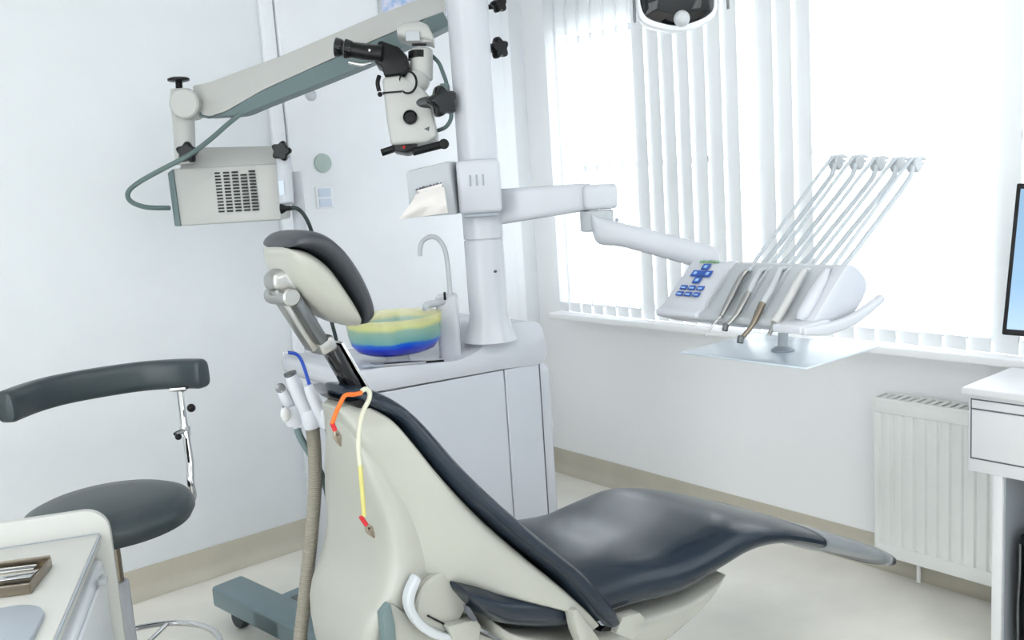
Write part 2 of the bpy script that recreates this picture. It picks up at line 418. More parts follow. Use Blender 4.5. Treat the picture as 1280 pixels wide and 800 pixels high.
upm = (mp[0]-mp[1]); hm_ = upm.length; upm.normalize()
sidem = Vector((.25,-1,0)).normalized(); sidem = (sidem - upm*sidem.dot(upm)).normalized(); nm = upm.cross(sidem).normalized()
if nm.dot(CAM-mp[1]) < 0: nm = -nm
cm = mp[1]+upm*hm_/2+sidem*.38
obj('casing', box(cm-nm*.012, (.76,hm_,.024), (sidem,upm,nm), .004), 'black', mo)
obj('screen', box(cm+nm*.0005, (.736,hm_-.034,.003), (sidem,upm,nm)), scr_m, mo, 'bright blue display')
obj('stand', join(box(cm-nm*.04-upm*(hm_/2-.02), (.06,.26,.02), (sidem,upm,nm), .004), cyl((cm.x-nm.x*.04,cm.y-nm.y*.04,dzt),(cm.x-nm.x*.04,cm.y-nm.y*.04,dzt+.012), .09, b=.003),
    cyl((cm.x-nm.x*.04,cm.y-nm.y*.04,dzt+.005),cm-nm*.04-upm*(hm_/2-.05), .018)), 'black', mo)

# ------------------------------------------------------------------ dental unit (cabinet with column)
UY = 2.35
un = thing('dental_unit', 'white dental unit cabinet with a tall round column behind the chair', 'dental unit', (1.7,2.6,0))
xl, xr, ztop = 1.285, 2.035, .955
body = bx((xl,UY,.06),(xr,2.80,ztop-.02), .03); obj('cabinet_body', body, 'white', un)
obj('plinth', bx((xl+.04,UY+.04,0),(xr-.04,2.76,.06)), 'ugrey', un)
a = PY(628,460,UY); b2 = PY(672,452,UY); c2 = PY(482,487,UY)
zd = .945
def dpoly(x0, x1, pa, pb): 
    q0, q1 = PY(*pa, UY), PY(*pb, UY); f_ = lambda x_: q0.z+(q1.z-q0.z)*(x_-q0.x)/(q1.x-q0.x)
    return prism([(x0,UY-.008,.09),(x1,UY-.008,.09),(x1,UY-.008,f_(x1)),(x0,UY-.008,f_(x0))], (0,.014,0), .002, 1)
obj('door', dpoly(a.x+.004, b2.x-.002, (482,489.5), (672,454)), 'panelgrey', un, 'narrow pale grey door')
obj('door', dpoly(xl+.03, a.x-.002, (482,489.5), (672,454)), 'panelgrey', un, 'wide pale grey door')
obj('gap', join(bx((b2.x+.001,UY-.002,.09),(b2.x+.007,UY+.005,zd)), bx((b2.x-.022,UY-.009,zd+.0),(b2.x+.008,UY+.005,zd+.006))), 'seam', un, 'dark door gap')
# sloping worktop: low shelf left, raised block right (XZ outline swept over depth)
pr = [PY(px,py,UY-.01) for px, py in ((440,478),(455,462),(560,452),(583,446),(600,436),(612,420),(625,408),(660,402),(673,404),(679,414),(681,452),(628,462),(482,488),(450,492))]
pr2 = [Vector((p.x, UY-.012, p.z)) for p in pr]
pr2 = [p for p in crom(pr2, 3, True)]
obj('worktop', prism(pr2, (0,.47,0), .006, 2), 'white', un)
cb = D(612,392,3.03); cxy = Vector((cb.x, UY+.2, 0))
cc = D(611,390,3.0); cc = Vector((cc.x, cc.y, 0))
ccz = 1.10
lo_z, jz = ccz, on(605,299,1,cc.y).z
col_r = .064
obj('lower_column', lathe([(.09,lo_z-.05),(.078,lo_z-.02),(.069,lo_z+.005),(col_r,lo_z+.03),(col_r,jz-.003),(col_r-.002,jz-.001)], cc, n=40), 'white', un)
obj('joint_ring', cyl(cc+Z*(jz-.003), cc+Z*(jz+.003), col_r-.003, n=40), 'ugrey', un)
obj('upper_column', lathe([(col_r-.002,jz+.003),(col_r,jz+.005),(col_r,2.55),(col_r-.01,2.56)], cc, n=40), 'white', un)
sc = on(600,342,1,cc.y-col_r); obj('screw', cyl(Vector((cc.x-.012,cc.y-col_r-.004,sc.z)), Vector((cc.x-.012,cc.y-col_r+.01,sc.z)), .004), 'seam', un)
# control block on the column
kb0, kb1 = D(569,205,2.93), D(618,262,2.93)
kc = Vector((cc.x,cc.y,0)) + Z*((kb0.z+kb1.z)/2)
blk = box(kc-HF*.045, (.135,.12,.165), (HR,HF,Z), .014); obj('control_block', blk, 'white', un)
sl_ = NB()
for i, dx in enumerate((-.026,-.006,.014)): merge(sl_, box(kc-HF*.1065+HR*(dx+.0)+Z*.02, (.005,.004,.034), (HR,HF,Z), .001, 1))
obj('slot', sl_, 'mat', un, 'three narrow grey slots')
obj('base_strip', box(kc-HF*.045-Z*.088, (.11,.10,.012), (HR,HF,Z), .004), 'mat', un)
# monitor pole clamps with knobs on the right of the column
pp = cc+HR*.068+HF*.02
for (px, py) in ((622,8),(622,62)):
    q = D(px,py,2.98); kn = star(q-HR*.004-HF*.02, (HR*.55-HF*.8), .031 if py > 20 else .024, .03, off=.6)
    obj('knob', kn, 'black', un)
    obj('knob_stem', cyl(q-HR*.03, q, .008), 'black', un)
q0, q1 = D(607,28,2.96), D(611,76,2.96); obj('bracket', box((q0+q1)/2, (.006,.05,(q0-q1).length), (HR,HF,Z), .001), 'ugrey', un)
# faucet & filler
FZ = 2.95
fp = [D(563,372,FZ),D(560,335,FZ),D(556,312,FZ),D(548,299,FZ),D(538,296,FZ),D(528,302,FZ),D(525,312,FZ),D(525,320,FZ)]
fc = obj('cup_filler_spout', tube(fp, .0075), 'ugrey', un)
fb = D(562,408,FZ); ft = D(558,368,FZ)
zsh = .985
obj('faucet_block', box(Vector((ft.x,ft.y,(ft.z+zsh)/2)), (.07,.07,ft.z-zsh), (HR,HF,Z), .012), 'white', un)
sp0, sp1 = D(556,376,2.93), D(533,382,2.88)
obj('bowl_rinse_spout', tube([sp0, sp0.lerp(sp1,.5), sp1, sp1-Z*.012], .012), 'ugrey', un)
obj('sensor', box(D(556,370,2.905), (.008,.008,.026), (HR,HF,Z), .002), 'black', un)
bs = D(497,450,2.84)
BZ = 2.85
bc = D(496,440,BZ)
obj('bowl_pedestal', cyl(Vector((bc.x,bc.y,.94)), Vector((bc.x,bc.y,bc.z+.004)), .05, .035), 'white', un)
# bowl
br_ = .150; bh = .115
prof = [(.02,0),(.085,.0),(.120,.012),(.137,.035),(.145,.068),(br_,bh),(br_-.005,bh+.002),(.139,.070),(.129,.04),(.110,.018),(.07,.008),(.005,.006)]
bo = lathe(prof, (bc.x,bc.y,bc.z), n=56)
tag(obj('spittoon_bowl', bo, 'bowl', origin=(bc.x,bc.y,bc.z)), 'round tinted glass spittoon bowl, yellow rim and blue base, on the white unit', 'bowl')
# mirror handle
h0, h1 = D(459,458,2.70), D(554,452,2.88)
zt_ = .972
t = thing('mirror_handle', 'slim grey metal hand tool lying on the unit worktop under the glass bowl', 'dental tool', h0)
hd = (h1-h0)
obj('handle', tube([h0+hd*.2, h0+hd*.5, h0+hd*.75], [.006,.009,.006]), 'steel', t)
obj('grip', tube([h0+hd*.72, h0+hd*.86, h1], .006), 'black', t, 'black grip end')
obj('head', join(tube([h0+hd*.22, h0+hd*.1, h0+Z*.006+hd*.03], .004), lathe([(.0,0),(.016,.001),(.017,.006),(.0,.009)], h0, n=20)), 'mat', t)

# tissue dispenser
tz = 2.83
tb = thing('tissue_dispenser', 'pale grey tissue dispenser on the side of the unit column', 'tissue dispenser', D(535,240,tz))
tn = (HF*.9-HR*.15).normalized(); tr_ = Z.cross(tn).normalized()
P4 = [D(507,214,2.80), D(562,201,2.84), D(569,268,2.84), D(512,272,2.80)]
P4[2].z = P4[3].z = (P4[2].z+P4[3].z)/2
bk_off = HF*.075+HR*.02
obj('housing', prism(P4, bk_off, .007, 2), 'ugrey', tb)
nfr = (P4[1]-P4[0]).cross(P4[3]-P4[0]).normalized()
if nfr.dot(HF) > 0: nfr = -nfr
obj('slot', prism([D(521,238,2.795),D(537,233.5,2.798),D(553,229,2.80),D(551,238,2.80),D(538,242,2.797),D(526,243,2.793)], nfr*-.008), 'tissue', tb)
dots = NB()
for i in range(8):
    q = D(521+i*4.3, 237-i*1.15, 2.805); merge(dots, cyl(q+nfr*.004, q-nfr*.01, (.0045,.006,.008,.0045,.0065,.005,.006,.004)[i]*.62, n=10))
obj('opening', dots, 'seam', tb, 'dark dotted opening')
def sheet(rows, t=.002):
    bm = NB(); V = [[bm.verts.new(p) for p in r] for r in rows]
    for i in range(len(V)-1):
        for j in range(len(V[0])-1): bm.faces.new((V[i][j],V[i][j+1],V[i+1][j+1],V[i+1][j]))
    bmesh.ops.solidify(bm, geom=list(bm.faces), thickness=t); return bm
rows = []
for i in range(9):
    v = i/8; row = []
    for j in range(13):
        u = j/12; l = (519-22*v**1.3, 243+32*v); r = (555+5*v, 233+33*v)
        row.append(D(l[0]+(r[0]-l[0])*u, l[1]+(r[1]-l[1])*u, 2.785-.02*math.sin(v*PI)-.01*v+.007*math.sin(u*9+v*4)*v))
    rows.append(row)
tag(obj('paper_tissue', sheet(rows), 'tissue', origin=D(525,270,2.77)), 'white paper tissue hanging out of the grey dispenser', 'tissue')

# ------------------------------------------------------------------ delivery console on its arm
dc = thing('instrument_console', 'white dentist instrument console on a jointed arm above the chair', 'instrument console', (2.1,1.5,1.1))
az = D(690,250,3.0).z
p0 = cc+Z*(on(640,262,1,cc.y).z); e1 = D(745,247,2.86); e1 = Vector((e1.x,e1.y,e1.z))
p0 = Vector((cc.x,cc.y,p0.z))
A = D(632,258,2.97); B_ = D(735,246,2.88)
def beam(a, b, ha, hb, w, bv=.012):
    d = (b-a).normalized(); s = Vector((d.y,-d.x,0)).normalized(); u = s.cross(d).normalized()
    rs = []
    for c, h in ((a,ha),(b,hb)):
        rs.append(ring(c, s, u, w/2, w/2, h/2, 6, 32))
    rs = [rs[0], [p.lerp(q,.5) for p, q in zip(*rs)], rs[1]]
    return loft(endcaps(rs, ((.97,.6),(.9,.9)), .006))
obj('fixed_arm', beam(A-HR*.03, B_, .115, .085, .075), 'white', dc)
el = D(747,246,2.86)
obj('elbow', box(el+HR*.005, (.105,.09,.078), (HR,HF,Z), .016), 'white', dc)
el2 = D(744,276,2.84); 
obj('elbow_joint', cyl(el-HR*.006-Z*.042, el-HR*.006-Z*.105, .052, b=.004), 'ugrey', dc)
obj('elbow_screw', ball(D(771,275,2.83), .006), 'mat', dc)
s0 = D(747,282,2.84); s1 = D(905,338,2.56)
obj('swing_arm', loft(endcaps(smooth_rings([ring(c_, HF, Z, w_, w_, h_, 3, 28) for c_, w_, h_ in
    ((D(740,278,2.84),.04,.030),(D(748,288,2.83),.045,.042),(D(775,293,2.80),.042,.037),(D(830,307,2.76),.04,.038),(D(870,318,2.72),.04,.038),(D(892,323,2.70),.04,.036))], 4), d=.012)), 'white', dc)
YR = 1.295
def cp(px, py, y=YR): return PY(px, py, y)
def XZ(p, y): return Vector((p.x, y, p.z))
prof_px = [(1056,331),(1050,333),(1013,396),(1004,404),(1004,412),(1030,419),(1058,408),(1076,378),(1078,348),(1068,335)]
base_prof = [cp(*q) for q in prof_px]
slot_prof = crom(base_prof, 2, True)
obj('slot_housing', prism([XZ(p, YR) for p in base_prof], (0,.33,0), .004, 2), 'ugrey', dc)
# right rounded cheek
ch_px = [(1062,331),(1073,337),(1083,352),(1081,368),(1070,388),(1058,402),(1035,412),(1010,413),(1018,400),(1036,370),(1054,340)]
obj('side_cheek', prism(crom([XZ(PY(a_,b_,YR-.03), YR-.03) for a_, b_ in ch_px], 4, True), (0,.036,0), .010, 3), 'white', dc)
# control pad body at the left end
pd0, pd1 = YR+.325, YR+.475
p_prof = [XZ(p, pd0) for p in base_prof]
obj('pad_housing', prism([p+Vector((-.012,0,.004)) for p in p_prof], (0,pd1-pd0,0), .012, 3), 'white', dc)
# facing slope frame
f_top, f_bot = cp(1050,333), cp(1013,396)
sd = Vector((f_bot.x-f_top.x, 0, f_bot.z-f_top.z)); SL = sd.length; sd.normalize(); sn = Vector((sd.z,0,-sd.x))
if sn.x > 0: sn = -sn
def onface(y, s, h=0): return Vector((f_top.x,y,f_top.z)) + sd*(s*SL) + sn*h
for i in range(6):
    yy = YR+.012+i*.0615
    obj('divider', prism([onface(yy,.02),onface(yy,.2,.012),onface(yy,.9,.014),onface(yy,1.0,.004),onface(yy,1.0,-.004),onface(yy,.02,-.004)], (0,.006,0), .0015, 1), 'ugrey', dc)
# buttons on pad
ph = .012*1.0
def btn(y, s, w, h, m, nm='button', hh=.0035):
    c = onface(y, s, .0155); return obj(nm, box(c, (w,h,hh), (Y,sd,sn), .0012, 1), m, dc)
ym = (pd0+pd1)/2+.002
btn(ym, .34, .020, .020, 'dblue')
for dy, ds, mm in ((.022,0,'lblue'),(-.022,0,'lblue'),(0,.15,'lblue'),(0,-.15,'lblue')):
    btn(ym+dy, .34+ds, .026, .024, 'dblue'); btn(ym+dy, .34+ds, .012, .012, mm, 'button_mark', .0048)
for r_ in range(2):
    for c_ in range(3):
        btn(ym-.030+.030*c_, .66+.14*r_, .024, .016, 'dblue'); btn(ym-.030+.030*c_, .67+.14*r_, .016, .007, 'lblue', 'button_mark', .0048)
lg = NB()
for i in range(7): merge(lg, box(onface(ym-.03+i*.010, .07, .0152), (.0065,.008,.002), (Y,sd,sn)))
obj('printed_mark', lg, 'green', dc, 'small green print above the buttons')
# front handle
hp = [PY(q[0],q[1],YR-.05) for q in ((1004,414),(1030,412),(1060,402),(1082,388),(1100,373))]
obj('handle', loft(endcaps(smooth_rings([ring(c_, Y, Z, .012, .012, h_, 3, 20) for c_, h_ in zip(hp,(.010,.014,.014,.012,.010))], 5), d=.006)), 'white', dc)
obj('handle_mount', bx((hp[0].x-.01,YR-.05,hp[0].z-.008),(hp[1].x+.03,YR+.03,hp[0].z+.012), .005), 'white', dc)
# whip arms
heads = [(1046,203),(1072,203),(1098,205),(1123,206),(1144,206)]
feet = [(949,332),(973,332),(998,332),(1023,333),(1050,334)]
whip = []
for i, ((hx, hy), (gx, gy)) in enumerate(zip(heads, feet)):
    yy = YR+.30-.062*i
    g = PY(gx, gy, yy); h = PY(hx, hy, yy)
    gg = PY(gx-9, gy, yy); hh_ = PY(hx-9, hy-2, yy)
    w = obj('whip_arm', tube([gg-Z*.02, gg, gg.lerp(hh_,.5), hh_, h+Z*.012, h+X*.03+Z*.006, h+X*.045+Z*.002], [.006,.0055,.005,.005,.005,.004,.004]), 'hosew', dc)
    obj('hose_guide', join(cyl(h-Y*.012, h+Y*.018, .0225, b=.004), tube([h+Z*.016+X*.01, h+X*.03+Z*.018, h+X*.055+Z*.014], [.008,.007,.004])), 'ugrey', w)
    whip.append((g, h, yy))
# tray holder arm
tzz = 1.042
obj('tray_arm', tube([(2.10,1.46,1.13),(2.12,1.48,1.075),(2.12,1.48,tzz+.012)], .014), 'ugrey', dc)
obj('tray_hub', lathe([(.03,0),(.032,.006),(.02,.014),(.008,.016)], (2.12,1.48,tzz+.004)), 'mat', dc)
tr = bx((1.965,1.307,tzz),(2.31,1.712,tzz+.006), .002)
tag(obj('instrument_tray', tr, 'tray', origin=(2.13,1.5,tzz)), 'flat pale rectangular tray below the instrument console', 'tray')
# handpieces
def hpiece(i, label, pts, kind):
    g, h, yy = whip[i]
    P = []
    for q in pts:
        r_ = ray(*q); P.append(CAM + r_*((f_top+sn*.021-CAM).dot(sn)/r_.dot(sn)))
    t = thing('dental_handpiece', label, 'dental handpiece', P[-1], 'handpieces on the console')
    hx_, hy_ = heads[i]; gx_, gy_ = feet[i]; q_ = lambda px_, py_: PY(px_, py_, yy-.012)
    hs = [P[0], q_(gx_+4,gy_-2), q_(gx_+4+(hx_-gx_-14)*.45, gy_+(hy_+22-gy_)*.45), q_(hx_-12,hy_+24), q_(hx_-5,hy_+12), q_(hx_-3,hy_+2)]
    obj('hose', tube(hs, .0068, n=10), 'hosew', t)
    return t, P
t, P = hpiece(0, 'slim pointed scaler handpiece, leftmost in the console slots', [(934,338),(927,346),(901,396),(893,404),(882,421)], 's')
obj('body', tube([P[0],P[1],P[1].lerp(P[2],.5),P[2]], [.0065,.0085,.009,.006]), 'steel', t)
obj('tip', tube([P[2],P[3],P[4]], [.0045,.003,.0012]), 'chrome', t)
t, P = hpiece(1, 'silver turbine handpiece with bent neck, second slot beside the scaler', [(950,338),(944,349),(936,366),(921,393),(907,409)], 't')
obj('connector', tube([P[0],P[1],P[2]], [.007,.009,.0085]), 'ugrey', t)
obj('body', tube([P[2],P[2].lerp(P[3],.6),P[3],P[4]], [.0085,.009,.0065,.0055]), 'steel', t)
obj('head', cyl(P[4]+Vector((.002,0,.009)), P[4]+Vector((-.004,0,-.010)), .0078, b=.002), 'dsteel', t)
t, P = hpiece(2, 'long steel contra-angle handpiece hanging lowest over the tray', [(975,336),(965,360),(953,380),(940,407),(926,424)], 'c')
obj('connector', tube([P[0],P[1],P[2]], [.007,.010,.0095]), 'ugrey', t)
obj('body', tube([P[2],P[2].lerp(P[3],.5),P[3],P[4]], [.010,.009,.0065,.006]), 'bronze', t)
obj('head', cyl(P[4]+Vector((.002,0,.009)), P[4]+Vector((-.004,0,-.010)), .0085, b=.002), 'dsteel', t)
t, P = hpiece(3, 'pale air-water syringe with two stubby nozzles in the fourth slot', [(1006,338),(997,353),(985,376),(968,404),(961,419)], 'a')
obj('body', tube([P[0],P[1],P[2],P[3]], [.007,.0105,.011,.011]), 'white_warm', t)
obj('nozzle', tube([P[3],P[4]+Vector((.004,0,.004)),P[4]], [.006,.005,.004]), 'steel', t)
obj('nozzle', tube([P[3]+X*.004,P[3]+Vector((.014,0,-.012)),P[4]+Vector((.02,0,.008))], [.006,.005,.0035]), 'steel', t)
t, P = hpiece(4, 'broad white instrument with rounded end in the rightmost console slot', [(1034,338),(1027,352),(1016,372),(1004,393),(999,401)], 'w')
obj('body', tube([P[0],P[1],P[2],P[3],P[4]], [.008,.014,.017,.017,.008]), 'white', t)

# ------------------------------------------------------------------ operating lamp
LZ = 2.30
lc = D(845,0,LZ)
lm = thing('operating_lamp', 'operating lamp with dark reflective glass and white rim overhead', 'lamp', D(845,-30,LZ))
fr = R @ Vector((1,0,0)); fd = R @ Vector((0,1,0)); ff = R @ Vector((0,0,1))
def lp(px, py, dz=0): return D(px, py, LZ) + ff*dz
vis = [(801,-60),(797,-10),(799,12),(806,25),(822,32),(845,36),(868,31),(886,22),(893,10),(891,-15),(886,-60),(866,-80),(822,-80)]
def scl(P, s, c=(846,-22)): return [(c[0]+(a_-c[0])*s, c[1]+(b_-c[1])*s) for a_, b_ in P]
def dome(P, off, s_list, cap=True):
    return loft([[lp(a_,b_,o_) for a_, b_ in scl(P, s_)] for s_, o_ in s_list], cap)
vis = [(p.x,p.y) for p in crom([Vector((a_,b_,0)) for a_, b_ in vis], 4, True)]
obj('housing', dome(vis, 0, ((1.0,-.012),(1.05,-.006),(1.06,.01),(.98,.05),(.75,.09),(.35,.11))), 'lampw', lm)
obj('visor', dome(vis, 0, ((.97,-.010),(.955,-.018),(.80,-.033),(.5,-.042),(.15,-.045))), 'blackg', lm, 'dark glossy glass')
obj('handle_knob', join(ball(lp(849,29,-.035), .020, (1,1,1))), 'ugrey', lm)
for (a_, b_, c_, d_) in ((790,-30,793,30),(907,-40,909,13)):
    obj('side_handle', tube([lp(a_+20,b_-25,.03), lp(a_,b_,-.01), lp((a_+c_)/2,(b_+d_)/2,-.012), lp(c_,d_,-.01)], .0035), 'dsteel', lm)
lt = lp(846,-70,.06); ctop = Vector((cc.x,cc.y,2.56))
obj('lamp_arm', tube([ctop-Z*.01, ctop+Z*.10, ctop+Z*.14+(lt-ctop)*.12, ctop.lerp(lt,.5)+Z*.22, lt+Z*.18, lt+Z*.04, lt], .02), 'white', lm)

# ------------------------------------------------------------------ dental chair
YC = 1.61
ch = thing('dental_chair', 'reclined dental chair with slate leather cushions and ivory shell', 'dental chair', (1.4,YC,0))
O = [(444,485),(474,489),(500,500),(522,516),(545,539),(582,580),(620,616),(660,651),(700,684),(738,714),(765,743),(780,762),(784,774)]
I = [(446,502),(468,510),(490,520),(506,530),(522,546),(553,584),(590,625),(630,662),(670,697),(708,728),(733,756),(748,776),(760,790)]
HWb = [.062,.092,.12,.135,.155,.19,.225,.25,.265,.275,.285,.285,.275]
obj('backrest_cushion', pad(O, I, YC, HWb, 3.2, 4, .012), 'leather', ch)
A = [(450,504),(474,513),(498,527),(522,552),(560,596),(610,647),(660,692),(705,731),(736,762),(752,780)]
B = [(421,512),(436,530),(452,556),(474,600),(490,655),(502,716),(570,737),(660,757),(716,770),(738,790)]
HA = [.055,.088,.125,.15,.185,.215,.238,.25,.258,.255]
HB = [.034,.055,.078,.10,.115,.13,.18,.235,.255,.253]
obj('backrest_shell', pad(A, B, YC, HA, 7, 4, .004, hwI=HB), 'shell', ch)
# rear fairing down to the base
rs = []
for (xr_, y_, xl_, hwid, dep) in ((434,520,408,.038,.05),(452,556,403,.075,.08),(470,600,399,.112,.12),(486,650,396,.142,.16),(497,705,394,.158,.17),(490,745,392,.158,.15),(464,795,390,.138,.12)):
    q = PY(xr_, y_, YC-hwid); rs.append((q.x, q.z, hwid, dep))
lx = rs[-1][0]
rs += [(lx-.0,.60,.11,.12),(lx+.06,.40,.12,.16),(lx+.12,.2,.14,.26),(lx+.12,.06,.16,.30)]
rr = [ring(Vector((x_-.008+d_/2, YC, z_)), Y, X, h_, h_*.9, d_/2, 4.5, 36) for x_, z_, h_, d_ in rs]
obj('rear_fairing', loft(smooth_rings(rr, 3)), 'shell', ch)
obj('base_plate', bx((.85,YC-.27,0),(1.95,YC+.27,.06), .02), 'shell', ch)
obj('lift_column', loft([ring(Vector((x_,YC,z_)), Y, X, h_, h_, d_, 4) for x_, z_, h_, d_ in ((1.45,.05,.16,.2),(1.42,.25,.14,.15),(1.38,.52,.13,.13))]), 'shell', ch)
# seat
T = [(583,734),(612,735),(650,738),(720,728),(790,704),(850,694),(900,672),(938,655),(985,655),(1040,667),(1085,680),(1120,690)]
Bt = [(589,752),(615,779),(652,797),(722,800),(795,775),(858,757),(905,728),(950,700),(990,689),(1040,695),(1085,704),(1118,711)]
HS = [.225,.235,.235,.235,.245,.256,.26,.258,.25,.235,.22,.20]
obj('seat_cushion', pad(T, Bt, YC, HS, 2.7, 4, .008), 'leather', ch)
Tp = [(1036,665),(1070,674),(1100,683),(1118,688)]; Bp = [(1036,697),(1070,703),(1098,710),(1114,714)]
obj('foot_cover', pad(Tp, Bp, YC, [.242,.236,.228,.22], 3, 3, .002, caps=False), 'clear', ch, 'clear plastic protector over the foot end')
Te = [(1110,687),(1122,692)]; Be = [(1108,713),(1119,713)]
obj('foot_end', pad(Te, Be, YC, [.215,.205], 3, 2, .008), 'leather', ch)
# seat pan
T2 = [(618,775),(650,792),(722,795),(795,770),(858,752),(893,732),(908,718)]
B2 = [(618,792),(650,812),(722,840),(800,835),(850,795),(886,757),(906,722)]
obj('seat_pan', pad(T2, B2, YC, [.15,.19,.21,.21,.21,.21,.20], 5, 4, .004), 'shell', ch)
# hinge, bracket
hb = PY(752,773,YC-.25)
obj('hinge_bolt', join(cyl(Vector((hb.x,YC-.236,hb.z)), Vector((hb.x,YC-.256,hb.z)), .0115, b=.002)), 'ugrey', ch)
obj('hinge_ring', lathe([(.0125,0),(.0135,.002),(.0125,.004),(.0105,.004),(.0105,0)], Vector((hb.x,YC-.254,hb.z)), -Y, cap=False), 'mat', ch)
def yp(lst, y, off, b, name, m, lab=None): return obj(name, prism([PY(a_,b_,y) for a_, b_ in lst], (0,off,0), b, 2), m, ch, lab)
yp([(716,764),(722,761),(728,771),(741,786),(752,802),(752,830),(738,830),(722,792)], YC-.268, .03, .004, 'arm_bracket', 'shell')
yp([(778,772),(800,766),(806,772),(803,790),(790,800),(770,792)], YC-.262, .03, .003, 'hinge_block', 'shell')
yp([(750,790),(764,774),(778,782),(776,788)], YC-.245, .03, .001, 'hinge_gap', 'black')
# armrest pivot with disc, collar and linkage below the shell
y_ = YC-.17
dcn = PY(553,755,y_); dl = .062
obj('pivot_disc', cyl(Vector((dcn.x,y_+.1,dcn.z)), Vector((dcn.x,y_,dcn.z)), dl, b=.005, n=40), 'shell', ch)
col_p = [PY(a_,b_,y_-.002) for a_, b_ in ((520,722),(512,740),(511,757),(520,775),(537,789),(560,796),(590,795))]
obj('pivot_collar', loft(endcaps(smooth_rings([ring(p_, Y, (p_-dcn).normalized(), .012, .012, .009, 4, 20) for p_ in col_p], 4), d=.004)), 'ugrey', ch)
yp([(487,758),(492,754),(520,778),(560,797),(600,792),(620,800),(640,850),(495,850)], YC-.15, .12, .006, 'linkage_cover', 'shell')
yp([(478,768),(488,755),(494,780),(498,850),(486,850)], YC-.155, .02, .001, 'linkage_strip', 'scopegrey', 'dark grey-green strip')
yp([(560,783),(596,774),(602,782),(600,800),(572,812)], YC-.19, .04, .004, 'linkage_block', 'shell')
yp([(536,769),(558,780),(556,782),(535,771)], y_-.004, .01, 0, 'slot', 'black')
yp([(583,757),(587,759),(597,775),(592,777),(584,766)], YC-.20, .01, 0, 'seam', 'seam')
# headrest
def hq(px, py, k=.75, ky=.95): return (398+(px-398)*k, 349+(py-349)*ky)
HO = [hq(*p) for p in ((338,290),(354,284),(378,288),(404,306),(429,333),(448,362),(459,387),(457,400))]
HI = [hq(*p) for p in ((331,308),(345,308),(364,313),(388,328),(411,354),(430,379),(440,395),(443,404))]
HBk= [hq(*p) for p in ((325,318),(328,338),(340,357),(362,376),(390,394),(412,403),(428,407),(438,408))]
def hpad(Oq, Iq, h1, h2, p, d):
    rs = []
    for o_, i_, a_, b_ in zip(Oq, Iq, h1, h2):
        o, q = PY(o_[0],o_[1],YC), PY(i_[0],i_[1],YC); c = (o+q)/2; v = o-q
        rs.append(ring(c, Y, v.normalized(), b_, a_, v.length/2, p))
    rs = smooth_rings(rs, 4)
    return loft(endcaps(rs, d=d))
HW = [.075,.095,.105,.11,.11,.105,.095,.075]
hr_ = obj('headrest_cushion', hpad(HO, HI, [h*.93 for h in HW], [h*1.03 for h in HW], 2.6, .006), 'leather3', ch)
obj('headrest_shell', hpad(HI, HBk, HW, [h*.55 for h in HW], 2.3, .006), 'shell', ch)
# headrest knuckle and bars
def cq(px, py, y=YC): return PY(px, py, y)
kn = cq(353,352); kn2 = cq(362,366)
obj('headrest_joint', join(loft(endcaps(smooth_rings([ring(cq(a_,b_), Y, Z, w_, w_, h_, 3, 24) for a_, b_, w_, h_ in ((338,352,.026,.016),(350,350,.034,.024),(362,356,.034,.026),(372,366,.028,.018))],3),d=.006)),
    cyl(kn2+Vector((-.016,-.045,-.004)), kn2+Vector((-.016,.045,-.004)), .0175, b=.003)), 'steel', ch)
ba, bb = cq(356,372), cq(402,432)
def bar(a, b, w, h, name, m, lab=None):
    d = (b-a).normalized(); u = Y.cross(d).normalized()
    return obj(name, box((a+b)/2, ((b-a).length, w, h), (d,Y,u), min(w,h)*.22, 2), m, ch, lab)
bar(cq(343,360), cq(392,436), .034, .020, 'headrest_bar', 'steel')
bar(cq(365,368,YC-.02), cq(402,428,YC-.02), .034, .022, 'headrest_bar', 'dsteel', 'dark grey inner bar')
obj('bar_joint', join(box(cq(402,430), (.035,.062,.034), ((cq(420,420)-cq(390,437)).normalized(),Y,(cq(420,420)-cq(390,437)).normalized().cross(Y)), .008)), 'steel', ch)
bar(cq(411,432), cq(449,500), .040, .026, 'headrest_slide', 'blackg', 'flat black sliding bar')
bar(cq(421,427), cq(460,494), .044, .006, 'slide_edge', 'chrome', 'polished edge of the sliding bar')
yp([(436,503),(452,500),(466,506),(462,511),(448,510)], YC-.07, .12, .001, 'slide_slot', 'black')

# bib clip cord hanging over the slide bar
bcp = thing('bib_clip_cord', 'orange and yellow bib cord with alligator clips hung on the headrest bar', 'bib clip', PY(450,500,1.48))
def cy(pts, y): return [PY(a_,b_,y) for a_, b_ in pts]
yb = YC-.125
obj('orange_cord', tube(cy([(452,491),(443,493),(432,494),(426,503),(420,516),(415,530)], yb), .0042), 'orange', bcp)
obj('cream_cord', tube(cy([(452,489),(457,486),(462,491),(461,500),(455,512),(450,530),(448,555),(450,582)], yb), .0045), 'cream', bcp)
obj('yellow_cord', tube(cy([(450,580),(452,605),(454,630),(455,645)], yb), .0045), 'yellow', bcp)
def clip(a, b, c):
    s = obj('clip_sleeve', tube(cy([a, b], yb), .0045, smooth=False), 'red', bcp, 'red clip sleeve')
    d0, d1 = PY(*b, yb), PY(*c, yb); d = (d1-d0); w = basis(d)[1]
    obj('clip_jaw', join(tube([d0, d0+d*.4+w*.004, d1], [.003,.004,.0015]), tube([d0, d0+d*.4-w*.005, d1-w*.001], [.003,.003,.001]), cyl(d0+d*.4-Y*.004, d0+d*.4+Y*.004, .004, n=12)), 'bronze', s)
clip((415,529),(419,538),(426,558)); clip((451,646),(458,656),(468,672))

